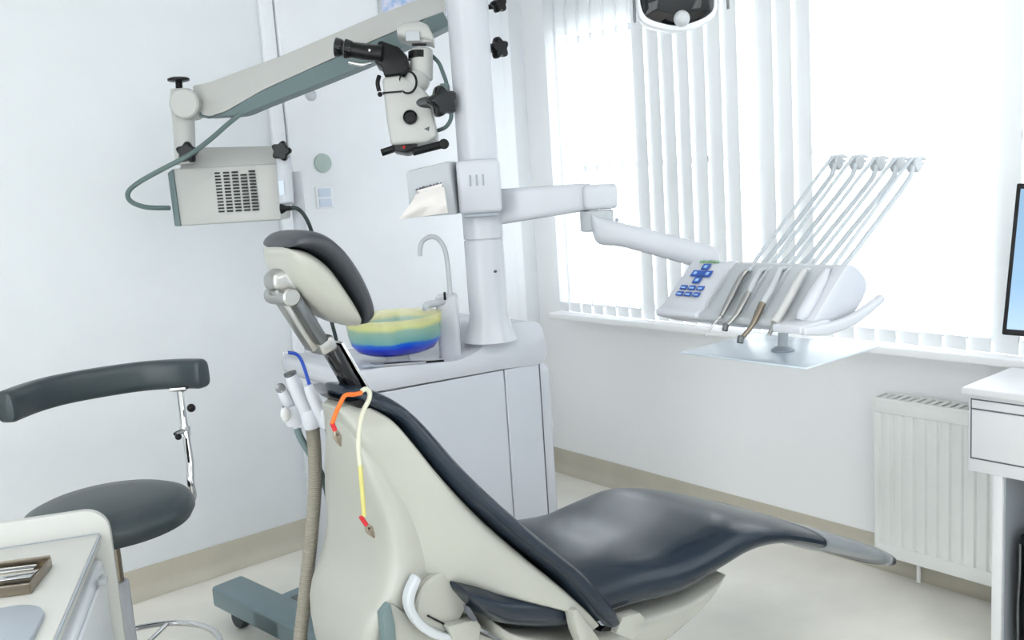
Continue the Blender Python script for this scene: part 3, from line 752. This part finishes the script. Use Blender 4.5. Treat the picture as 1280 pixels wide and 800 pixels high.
# ------------------------------------------------------------------ suction handpieces on their holder
SY = 1.80
sh = thing('suction_holder', 'white assistant holder bracket behind the left side of the chair back', 'holder', PY(390,520,SY))
def sp(px, py, dy=0): return PY(px, py, SY+dy)
hold_r = []
obj('cradle', join(*[lathe([(.019,-.022),(.021,-.018),(.022,.016),(.020,.022),(.017,.022),(.0165,-.018)], sp(a_,b_,e_), (sp(a_-6,b_-22,e_)-sp(a_,b_,e_)).normalized(), 24) for a_, b_, e_ in ((366,518,.02),(388,522,0),(408,520,-.03))]), 'white', sh)
obj('support_arm', join(tube([sp(362,522,.02), sp(388,530,.01), sp(412,528,.02), sp(430,560,.03)+X*.03, Vector((1.12,1.70,.78))], .014)), 'white', sh)
def suct(label, dy, main, r, knob=None, m='white', hosepts=None, hr=.0075, hm='hose', rib=0, top=None):
    t = thing('suction_handpiece', label, 'suction handpiece', sp(*main[-1], dy), 'suction handpieces beside the chair back')
    obj('body', tube([sp(a_,b_,dy) for a_, b_ in main], r), m, t)
    if hosepts:
        obj('hose', tube([sp(a_,b_,dy) for a_, b_ in hosepts], hr, k=40 if rib else 6, rib=rib), hm, t)
    return t
t = suct('small suction handpiece with grey opening, leftmost in the holder', .02, [(352,487),(357,497),(365,512),(371,534)], [.011,.013,.012,.010], hosepts=[(371,534),(376,548),(392,575),(405,602),(416,640),(430,700)], hr=.008, hm='scopegrey')
obj('opening', join(lathe([(.006,0),(.010,.001),(.011,.006),(.006,.007)], sp(351,486,.02), (sp(340,470,-.05)-sp(351,486,.02)).normalized(), 20)), 'dsteel', t)
obj('lever', ball(sp(357,518,-.005), .016, (.7,.5,1)), 'white_warm', t)
t = suct('wide white suction handpiece above the thick ribbed hose', 0, [(363,469),(368,480),(376,500),(383,515),(389,532)], [.013,.016,.016,.017,.015], hosepts=[(390,531),(393,560),(394,600),(391,650),(386,700),(380,755),(374,815),(372,900)], hr=.0155, hm='hose', rib=.10)
obj('rim', lathe([(.012,-.002),(.014,0),(.014,.004),(.010,.005)], sp(363,468,0), (sp(361,462)-sp(363,468)).normalized(), 20), 'dsteel', t)
t = suct('white saliva ejector handpiece with a bent blue tube', -.03, [(385,481),(390,494),(399,512),(408,531)], [.010,.013,.015,.013], hosepts=[(407,529),(413,545),(418,566),(426,600)], hr=.007, hm='scopegrey')
obj('tip_tube', tube([sp(a_,b_,-.03) for a_, b_ in ((387,482),(383,468),(377,451),(371,443),(362,441),(358,441))], .0038), 'blue', t, 'bent blue saliva tube')
obj('tip_end', tube([sp(359,441,-.03), sp(354,442,-.03)], .0042, smooth=False), 'white', t)

# ------------------------------------------------------------------ operating microscope on floor stand
pxy = Vector((1.549,3.17,0))
mi = thing('operating_microscope', 'dental operating microscope on a wheeled floor stand with a long spring arm', 'microscope', pxy)
pole_top = D(366,215,3.4).z
obj('pole', join(cyl(pxy+Z*.10, pxy+Z*1.38, .030, n=28), cyl(pxy+Z*1.38, pxy+Z*(pole_top+.0), .024, n=28)), 'white', mi)
obj('pole_collar', join(cyl(pxy+Z*.15, pxy+Z*.24, .05, .04, b=.004)), 'basegrey', mi)
# base: cross of two thick bars; corners traced on the top plane
zb = .155
q = [PZ(263,733,zb), PZ(284,727,zb), PZ(330,750,zb), PZ(393,728,zb), PZ(420,716,zb)]
bdir = (PZ(500,850,zb)-PZ(263,733,zb)).normalized(); bperp = Vector((-bdir.y,bdir.x,0))
c1 = PZ(263,733,zb); bw = .13
def bar2(a, d, L, w, z0, z1, perp): return prism([a+Z*(z0-a.z), a+d*L+Z*(z0-a.z), a+d*L+perp*w+Z*(z0-a.z), a+perp*w+Z*(z0-a.z)], (0,0,z1-z0), .014, 3)
LB = .95
d2 = bperp if bperp.dot(pxy-c1) > 0 else -bperp
base = bar2(c1, bdir, LB, bw, .075, zb, d2)
mid = c1+bdir*((PZ(330,750,zb)-c1).dot(bdir))
merge(base, box(pxy+Z*.115, (.16,.16,.078), (bdir,d2,Z), .012)); merge(base, bar2(mid, d2, (pxy-c1).dot(d2)+.30, .18, .075, zb-.001, bdir))
obj('base', base, 'basegrey', mi)
obj('pedal_recess', box(mid+bdir*.09+d2*.17+Z*(zb+.001-mid.z), (.09,.05,.004), (d2,bdir,Z)), 'dblue' if False else 'dsteel', mi)
for a_, b_ in ((.09,.06),(LB-.09,.06)):
    w_ = c1+bdir*a_+d2*b_; w_.z = 0
    cw = obj('caster', join(cyl(w_+Z*.038-d2*.022, w_+Z*.038+d2*.022, .038, b=.006, n=28)), 'caster', mi)
    obj('fork', box(w_+Z*.066, (.05,.06,.03), (bdir,d2,Z), .006), 'black', cw)
for a_ in (.0,):
    w_ = mid+bdir*.09+d2*((pxy-c1).dot(d2)+.22); w_.z = 0
    cw = obj('caster', cyl(w_+Z*.038-bdir*.022, w_+Z*.038+bdir*.022, .038, b=.006, n=28), 'caster', mi)
    obj('fork', box(w_+Z*.066, (.05,.06,.03), (bdir,d2,Z), .006), 'black', cw)
# horizontal swing arm / light source box
bp = lambda px, py, z=3.28: D(px, py, z)
fA = [bp(214,211,3.28), bp(349,204,3.24), bp(352,275,3.24), bp(222,283,3.28)]
boff = HF*.15
obj('light_source_box', prism(fA, boff, .010, 2), 'scope', mi)
tp = [bp(216,212,3.285), bp(352,205,3.245), bp(352,180,3.34), bp(243,183,3.34)]
obj('box_top', prism([bp(222,213,3.29), bp(349,205,3.25), bp(350,182,3.33), bp(240,184,3.35)], HF*.10-Z*.03, .006, 2), 'scope', mi)
obj('end_cap', prism([bp(209,216,3.275), bp(216,211,3.272), bp(226,283,3.272), bp(218,283,3.275)], boff*1.02, .004, 2), 'scopegrey', mi)
vn = NB()
for c_ in range(5):
    for r_ in range(13):
        a_ = 268+c_*10.6+r_*.42; b_ = 215.5-c_*.6+r_*4.0
        if c_ == 3 and r_ == 0: continue
        zz = 3.262-.04*(a_-268)/80
        merge(vn, prism([bp(a_,b_,zz),bp(a_+7.6,b_-.4,zz),bp(a_+7.7,b_+1.8,zz),bp(a_+.1,b_+2.2,zz)], HF*.03))
obj('vent_slots', vn, 'black', mi, 'black ventilation slots')
pk = D(354,225,3.24)
obj('arm_clamp', join(cyl(D(354,197,3.22), D(358,255,3.22), .026, b=.004)), 'white', mi)
obj('clamp_label', box(D(352,235,3.188), (.018,.003,.05), (HR,HF,Z)), 'swbl', mi)
obj('knob', star(D(353,189,3.19), -HF, .031, .03, off=PI), 'black', mi)
obj('knob', star(D(236,191,3.22), -HF, .034, .03, off=2.2), 'black', mi)
obj('plug', lathe([(.018,0),(.017,.006),(.009,.02),(.007,.045)], D(351,261,3.17), HR), 'black', mi)
obj('power_cable', tube([D(362,260,3.17),D(372,261,3.17),D(381,270,3.19),(D(389,288,3.22)),D(396,320,3.3),D(404,360,3.34),D(414,400,3.36),D(421,430,3.38),D(424,470,3.4)], .007), 'dcable', mi)
# upright joint
jc = D(236,131,3.28)
obj('upright_tube', join(loft(endcaps([ring(c_, HR, HF, w_, w_, w_, 2.6, 28) for c_, w_ in ((D(232,205,3.30),.034),(D(230,160,3.30),.036),(D(228,125,3.30),.040),(D(226,112,3.30),.034))], d=.004))), 'scope', mi)
obj('joint_disc', cyl(jc-HF*.055, jc+HF*.06, .052, b=.006, n=40), 'scope', mi)
obj('top_knob', join(cyl(D(224,112,3.28), D(223.5,101,3.28), .012), lathe([(.03,0),(.038,.003),(.038,.010),(.03,.014)], D(223.5,102,3.28), n=28)), 'black', mi)
# spring arm: beam with white flanks and grey underside
ZA, ZB = 3.28, 3.02
def zz(px): return ZA+(ZB-ZA)*(px-236)/(560-236)
def ap(px, py, d=0): return D(px, py, zz(px)+d)
top = [(240,107),(262,102),(350,70),(465,21),(545,-10),(556,-6)]
mid_ = [(248,143),(262,146),(283,139),(330,112),(421,71),(473,48),(530,24),(556,15)]
bot = [(252,146),(283,142),(310,141),(332,131),(444,86),(530,48),(563,33)]
side = [ap(*p) for p in top]+[ap(*p) for p in reversed(mid_)]
obj('spring_arm', prism(side, HF*.085, .006, 2), 'scope', mi)
bw_ = .022
rows_m = crom([ap(*p, -.0) for p in ((250,139),(258,146),(283,140),(330,113),(421,72),(473,49),(530,25),(554,15))], 3)
rows_b = crom([ap(*p, .0) for p in ((250,146),(262,145),(300,143),(331,131),(444,86),(480,70),(532,46),(562,31))], 3)
n_ = min(len(rows_m), len(rows_b))
cover = NB(); rings_ = []
for a_, b_ in zip(rows_m[:n_], rows_b[:n_]):
    b3 = b_+HF*.10
    rings_.append([a_-HF*.003, b_+HF*.0, b3, a_+HF*.088])
cover = loft(rings_); obj('arm_underside', cover, 'scopegrey', mi, 'grey-green cover under the arm')
obj('loop_cable', tube([ap(300,143,-.02),D(285,155,3.2),D(262,175,3.16),D(236,194,3.12),D(200,213,3.12),D(172,229,3.14),D(160,241,3.16),D(164,252,3.18),D(183,259,3.2),D(212,260,3.27)], .0085), 'cable', mi)
# microscope head
MZ = 2.92
def mp_(px, py, d=0): return D(px, py, MZ+d)
cr, cu_ = fr, -fd
obj('suspension', join(loft(endcaps([ring(mp_(a_,b_), cu_, ff, h_, h_, .045, 3.2, 24) for a_, b_, h_ in ((499,43,.018),(508,42,.030),(525,42,.033),(536,45,.028),(542,52,.014))], d=.005)), box(mp_(533,52,-.01), (.04,.05,.018), (cr,ff,cu_), .004)), 'scope', mi)
obj('suspension_cap', box(mp_(516,45,-.048), (.045,.006,.032), (cr,ff,cu_), .003), 'ugrey', mi)
obj('suspension_line', box(mp_(524,56,-.045), (.045,.01,.007), (cr,ff,cu_), .001), 'black', mi)
obj('swivel_cylinder', join(cyl(mp_(527,62), mp_(527,100), .036, b=.004), ball(mp_(521,102,-.01), .042, (1,1,.9))), 'scope', mi)
obj('swivel_band', cyl(mp_(525,66), mp_(525,75), .0375), 'black', mi)
# body: tapered block
bt = [(477,96),(500,93),(522,104),(536,118),(543,150),(547,170),(534,178),(488,181),(483,150)]
obj('optics_body', prism([mp_(a_,b_,-.045) for a_, b_ in bt], ff*.09, .012, 3), 'scope', mi)
obj('body_band', prism([mp_(a_,b_,-.049) for a_, b_ in ((478,115),(503,113),(503,115),(478,117))], ff*.02), 'black', mi)
obj('neck_ring', lathe([(.034,0),(.036,.002),(.036,.006),(.030,.006)], mp_(511,103,-.055), (HR*-.5-HF*.8), 28, cap=False), 'black', mi)
obj('side_lever', join(tube([mp_(474,95,-.03), mp_(472,104,-.035), mp_(474,114,-.03)], .007), ball(mp_(475,118,-.03), .008)), 'black', mi)
# black binocular head
obj('binocular_head', prism([mp_(a_,b_,-.05) for a_, b_ in ((472,52),(476,50),(498,58),(509,70),(511,84),(505,92),(480,95),(477,82),(468,78))], ff*.09, .010, 3), 'black', mi)
for (dx, dy, dz) in ((0,0,-.05),(-12,-2,.03)):
    e = obj('eyepiece', join(tube([mp_(478+dx*0,67,dz), mp_(455+dx*.4,65+dy,dz), mp_(438+dx,62+dy,dz)], [.026,.024,.024], smooth=False)), 'black', mi)
    a_, b_ = mp_(440+dx,62+dy,dz), mp_(431+dx,61+dy*1,dz)
    obj('eyecup', loft(endcaps([ring(a_.lerp(b_,t_), basis(b_-a_)[0], basis(b_-a_)[1], r_, r_, r_, 2, 28) for t_, r_ in ((0,.026),(.4,.029),(.9,.031),(1.0,.028))], d=.002)), 'blackg', e)
obj('adjust_rod', join(tube([mp_(436,78,-.06), mp_(452,81,-.06), mp_(464,79,-.06)], .006), ball(mp_(462,63,-.085), .005)), 'chrome', mi)
obj('focus_knob', join(star(mp_(549,128,-.07), (HR*.5-HF*.85), .043, .045, off=.5)), 'blackg', mi)
obj('knob_stem', cyl(mp_(518,131,-.02), mp_(541,127,-.05), .019), 'dsteel', mi)
obj('dial', lathe([(.021,0),(.0225,.003),(.0225,.010),(.018,.012),(.016,.009),(.002,.009)], mp_(513,147,-.047), -ff, 28), 'black', mi)
obj('printed_arrow', prism([mp_(530,161,-.047), mp_(537,158,-.047), mp_(536,164,-.047)], ff*.01), 'seam', mi)
obj('lens_mount', prism([mp_(a_,b_,-.035) for a_, b_ in ((490,178),(522,177),(521,186),(508,191),(491,188))], ff*.07, .006, 2), 'black', mi)
obj('handlebar', join(tube([mp_(477,191,-.03), mp_(492,186,-.03)], .0115, smooth=False), tube([mp_(516,190,-.045), mp_(535,185,-.045), mp_(555,180,-.045)], .0125), cyl(mp_(555,180,-.062), mp_(555,180,-.03), .016, b=.003)), 'black', mi)
obj('lens_screw', ball(mp_(505,184,-.040), .005), 'red', mi)
obj('head_cable', join(tube([mp_(538,68,.03), mp_(548,78,.02), mp_(554,92,.0), mp_(558,104,-.02), mp_(562,125,-.03), mp_(564,146,-.03), mp_(558,158,-.01), mp_(548,163,.03)], .0065)), 'cable', mi)
obj('cable_plug', box(mp_(556,111,-.03), (.03,.03,.03), (cr,ff,cu_), .006), 'scopegrey', mi)

# ------------------------------------------------------------------ items on the left wall
def wallpt(px, py, d=0): return PY(px, py, YL-.045-d)
q = wallpt(403,204); 
tag(obj('wall_disc', lathe([(.04,0),(.042,.003),(.040,.010),(.034,.012)], Vector((q.x,YL-.045,q.z)), -Y, 40), 'disc', origin=(q.x,YL-.045,q.z)), 'round grey-green disc on the white door', 'disc')
q = wallpt(405,247)
sw = thing('switch_plate', 'small pale blue switch plate on the white door below the round disc', 'switch', (q.x,YL-.045,q.z))
obj('plate', box((q.x,YL-.049,q.z), (.085,.008,.095), b=.003), 'door', sw)
for dz in (-.022,.022): obj('rocker', box((q.x,YL-.055,q.z+dz), (.06,.006,.036), b=.002), 'swbl', sw)
q = wallpt(388,119)
tag(obj('wall_button', lathe([(.024,0),(.026,.004),(.018,.018),(.006,.024)], Vector((q.x,YL-.045,q.z)), -Y, 28), 'white', origin=(q.x,YL-.045,q.z)), 'small round white knob high on the white door', 'knob')
g0, g1 = wallpt(473,19), wallpt(560,-40)
pi_ = thing('framed_poster', 'pale blue framed poster above the microscope arm', 'poster', ((g0.x+g1.x)/2, YL-.05, g0.z))
pc_ = Vector(((g0.x+g1.x)/2, YL-.052, g0.z+.2))
obj('frame', box(pc_, (abs(g1.x-g0.x),.014,.4), b=.003), 'white', pi_)
pm = bpy.data.materials.new('poster_print'); pm.use_nodes = True
nt = pm.node_tree; b_ = nt.nodes['Principled BSDF']; n_ = nt.nodes.new('ShaderNodeTexNoise'); n_.inputs['Scale'].default_value = 9
r_ = nt.nodes.new('ShaderNodeValToRGB'); r_.color_ramp.elements[0].color = lin((150,185,225)); r_.color_ramp.elements[1].color = lin((226,224,242)); r_.color_ramp.elements[0].position = .35; r_.color_ramp.elements[1].position = .6
nt.links.new(n_.outputs['Fac'], r_.inputs['Fac']); nt.links.new(r_.outputs['Color'], b_.inputs['Base Color'])
obj('print', box(pc_-Y*.0075, (abs(g1.x-g0.x)-.03,.003,.37)), pm, pi_)

# ------------------------------------------------------------------ assistant stool
stl = D(137,640,2.52); sc_ = Vector((stl.x,stl.y,0)); zs = stl.z + .03
st = thing('dental_stool', 'grey leather round stool with a curved torso rest and chrome post', 'stool', sc_)
sr = .222
obj('seat', lathe([(.02,zs-.075),(.17,zs-.074),(sr-.012,zs-.066),(sr,zs-.045),(sr,zs-.030),(sr-.012,zs-.010),(sr-.04,zs+.002),(.12,zs+.008),(.001,zs+.010)], sc_, n=56), 'leather2', st)
zp = 1.03
arc = [PZ(a_,b_,zp) for a_, b_ in ((10,508),(42,496),(80,486),(130,477),(180,470),(225,467),(250,467))]
ctr = sc_+Z*zp
arc2 = crom(arc, 5); rings_ = []
for i, p in enumerate(arc2):
    a_ = arc2[max(0,i-1)]; b_ = arc2[min(len(arc2)-1,i+1)]; d_ = (b_-a_).normalized(); o_ = Vector((d_.y,-d_.x,0))
    rings_.append(ring(p, o_, Z, .030, .027, .046, 3.6, 32))
obj('torso_rest', loft(endcaps(rings_, ((.96,.5),(.86,.85),(.6,1)), .018)), 'leather2', st)
t0 = PZ(229,486,zp-.045); 
r0, r1, r2, r3 = D(225,486,2.83), D(231,540,2.80), D(237,575,2.78), D(238,603,2.76)
rb = r3.copy(); rb.z = zs-.085
obj('rest_post', tube([r0, r1], .011, smooth=False), 'chrome', st)
obj('rest_bar', tube([D(230,530,2.80), r2, r3, rb, (rb+(sc_-rb)*.1)*1.0 if False else Vector(((rb.x*.8+sc_.x*.2),(rb.y*.8+sc_.y*.2),zs-.095)), Vector((sc_.x,sc_.y,zs-.09))], .0115), 'chrome', st)
obj('mount_plate', box(D(224,486,2.83), (.05,.03,.012), (HR,HF,Z), .002), 'chrome', st)
obj('post_slot', box(D(235,568,2.765), (.006,.004,.10), (HR,HF,Z), .001), 'black', st)
obj('clamp_collar', join(cyl(D(231,533,2.80), D(231.5,545,2.80), .016), tube([D(230,538,2.79), D(222,541,2.77), D(219,543,2.76)], .007)), 'chrome', st)
obj('knob', ball(D(239,510,2.78), .013), 'black', st); obj('knob', ball(D(223,546,2.75), .010), 'black', st)
zr = .30
obj('gas_lift', cyl(sc_+Z*.5, sc_+Z*(zs-.07), .014), 'bronze', st)
obj('post_sleeve', cyl(sc_+Z*.12, sc_+Z*.535, .026, b=.004), 'white', st)
obj('seat_plate', box(sc_+Z*(zs-.085), (.2,.12,.02), (HR,HF,Z), .004), 'black', st)
rcn = sc_+HR*.03
obj('foot_ring', tube([rcn+Z*zr+Vector((math.cos(a_),math.sin(a_),0))*.215 for a_ in [2*PI*i/40 for i in range(40)]], .009, k=1, closed=True), 'chrome', st)
sp_ = NB()
for i in range(3):
    a_ = 2*PI*i/3+.9; merge(sp_, cyl(sc_+Z*zr, rcn+Z*zr+Vector((math.cos(a_),math.sin(a_),0))*.215, .007))
obj('ring_spoke', sp_, 'chrome', st)
for i in range(5):
    a_ = 2*PI*i/5+.3; dv = Vector((math.cos(a_),math.sin(a_),0)); lg_ = obj('leg', tube([sc_+Z*.14, sc_+dv*.15+Z*.10, sc_+dv*.25+Z*.075], [.022,.018,.014]), 'chrome', st)
    cn = sc_+dv*.25; s_ = Vector((-dv.y,dv.x,0)); obj('caster', join(cyl(cn+Z*.028-s_*.018, cn+Z*.028+s_*.018, .028, b=.004), cyl(cn+Z*.03, cn+Z*.075, .008)), 'black', lg_)

# ------------------------------------------------------------------ instrument cart bottom left
zc = .80
Fc, Nc, Lc = PZ(125,667,zc), PZ(70,795,zc), PZ(0,685,zc)
cf = (Fc-Nc); cl_ = cf.length; cf.normalize(); cr_ = Vector((cf.y,-cf.x,0))
cart = thing('instrument_cart', 'white instrument cart with rounded back panel in the lower left corner', 'cart', Fc-cr_*.25-cf*.27-Z*zc)
W_, D_ = .50, .62
def cpnt(u, v, z): return Fc - cr_*u - cf*v + Z*(z-Fc.z)       # u from right edge leftward, v from back toward viewer
obj('body', box(cpnt(W_/2, D_/2, .42), (W_,D_,.64), (cr_,cf,Z), .012), 'cartside', cart)
obj('top', box(cpnt(W_/2+.002, D_/2, zc-.014), (W_+.0,D_,.028), (cr_,cf,Z), .003), 'cart', cart)
obj('top_seam', join(box(cpnt(-.0005, D_/2, zc-.003), (.004,D_-.01,.004), (cr_,cf,Z)), box(cpnt(W_/2, .001, zc+.0005), (W_,.004,.002), (cr_,cf,Z))), 'seam' if False else 'mat', cart)
hb_ = .058; rc_ = .055; ov = .022
pts = []
def bp_(u, z): return cpnt(u, -.004, z)
pts.append(bp_(-ov, .10)); pts.append(bp_(-ov, zc+hb_-rc_))
for i in range(1, 9):
    a_ = PI/2*i/8; pts.append(bp_(-ov+rc_-rc_*math.cos(a_), zc+hb_-rc_+rc_*math.sin(a_)))
for i in range(0, 9):
    a_ = PI/2*i/8; pts.append(bp_(W_+ov-rc_+rc_*math.sin(a_), zc+hb_-rc_+rc_*math.cos(a_)))
pts.append(bp_(W_+ov, .10))
obj('back_panel', prism(pts, cf*.022, .004, 2), 'cart', cart, 'raised rounded back panel')
hq_ = cpnt(-.008, .16, .70)
dr_ = obj('side_door', box(cpnt(-.004, D_/2+.01, .42), (.008,D_-.08,.60), (cr_,cf,Z), .003), 'cartside', cart)
obj('latch', join(box(cpnt(-.016, .13, .735), (.018,.03,.014), (cr_,cf,Z), .003)), 'ugrey', dr_)
for u_, v_ in ((.05,.06),(W_-.05,.06),(.05,D_-.06),(W_-.05,D_-.06)):
    cn = cpnt(u_, v_, 0); obj('caster', join(cyl(cn+Z*.04-cr_*.015, cn+Z*.04+cr_*.015, .04, b=.004), cyl(cn+Z*.04, cn+Z*.11, .012)), 'black', cart)
# steel instrument tray on the cart
ta = PZ(63,698,zc+.02); tb_ = PZ(56,728,zc+.02)
td = Vector(((PZ(0,706,zc+.02)-ta).x, (PZ(0,706,zc+.02)-ta).y, 0)).normalized(); tw = .26
tpd = Vector((-td.y,td.x,0)); tpd = tpd if tpd.dot(tb_-ta) > 0 else -tpd; th_ = (tb_-ta).dot(tpd)*1.0
tcen = ta+td*tw/2+tpd*th_/2
ct = thing('steel_box', 'shallow stainless steel instrument box lying on the white cart', 'instrument box', Vector((tcen.x,tcen.y,zc)))
def tq(u, v, z): return Vector((tcen.x,tcen.y,zc+z))+td*u+tpd*v
obj('tray_body', join(box(tq(0,0,.004), (tw,th_,.006), (td,tpd,Z), .001), box(tq(0,-th_/2,.014), (tw,.004,.026), (td,tpd,Z), .001), box(tq(0,th_/2,.012), (tw,.006,.022), (td,tpd,Z), .001),
    box(tq(-tw/2,0,.012), (.004,th_,.02), (td,tpd,Z), .001), box(tq(tw/2,0,.012), (.004,th_,.02), (td,tpd,Z), .001)), 'bronze', ct)
obj('lid', box(tq(0,th_*.12,.022), (tw*.96,th_*.42,.004), (td, (tpd+Z*.12).normalized(), Z), .001), 'chrome', ct)
for i in range(3):
    pr_ = tq(-.03,-th_*.32+.010*i,.018)
    tag(obj('metal_probe', tube([pr_+td*(-.08), pr_, pr_+td*.07+Z*.002], [.002,.0035,.0015]), 'steel' if i != 1 else 'dsteel', origin=pr_), 'thin metal dental probe lying in the steel box on the cart', 'probe', 'probes in the steel box')
# grey mat at the cart front
g = [PZ(a_,b_,zc+.001) for a_, b_ in ((0,762),(20,760),(42,764),(56,776),(66,792),(72,812))]
mA = cpnt(.085, .47, zc)
mpts = []
u0, u1, v0, v1, rr_ = .035, .40, .385, .60, .07
for cx_, cy_, a0 in ((u0+rr_,v0+rr_,PI),(u1-rr_,v0+rr_,1.5*PI),(u1-rr_,v1-rr_,0),(u0+rr_,v1-rr_,.5*PI)):
    for i in range(7):
        a_ = a0+PI/2*i/6; mpts.append(cpnt(cx_+rr_*math.cos(a_), cy_+rr_*math.sin(a_), zc))
tag(obj('silicone_mat', prism(mpts, (0,0,.012), .003, 2), 'mat', origin=cpnt(.2,.5,zc)), 'grey rounded mat on the near end of the white cart', 'mat')

# ------------------------------------------------------------------ light
def added_ceil_panel(x, y, sx, sy, power):  # panels out of view, added to fill the room with light
    t = thing('added_ceiling_light', 'added LED panel in the unseen ceiling, lights the room', 'added ceiling light', (x,y,HC-.03), 'added ceiling panels')
    obj('frame', bx((x-sx/2-.03,y-sy/2-.03,HC-.03),(x+sx/2+.03,y+sy/2+.03,HC-.001), .003), 'white', t)
    l = bpy.data.lights.new('added_panel_light', 'AREA'); l.shape = 'RECTANGLE'; l.size = sx; l.size_y = sy; l.energy = power; l.color = (1,.985,.96)
    o = bpy.data.objects.new('added_panel_light', l); COL.objects.link(o); o.location = (0,0,-.012); o.parent = t
for (x, y) in ((-.8,-.9),(-.8,1.4),(.9,-.9),(2.3,-.9)): added_ceil_panel(x, y, 1.1, .6, 11)
w = bpy.data.worlds.new('World'); scn.world = w; w.use_nodes = True
bg = w.node_tree.nodes['Background']; bg.inputs[0].default_value = (.97,.985,1.0,1); bg.inputs[1].default_value = 3.2
scn.view_settings.view_transform = 'Standard'; scn.view_settings.look = 'None'; scn.view_settings.gamma = 1
scn.view_settings.exposure = .48; scn.view_settings.use_curve_mapping = False
scn.cycles.use_denoising = True
scn.cycles.max_bounces = 10; scn.cycles.diffuse_bounces = 5; scn.cycles.transparent_max_bounces = 32
scn.cycles.sample_clamp_indirect = 6
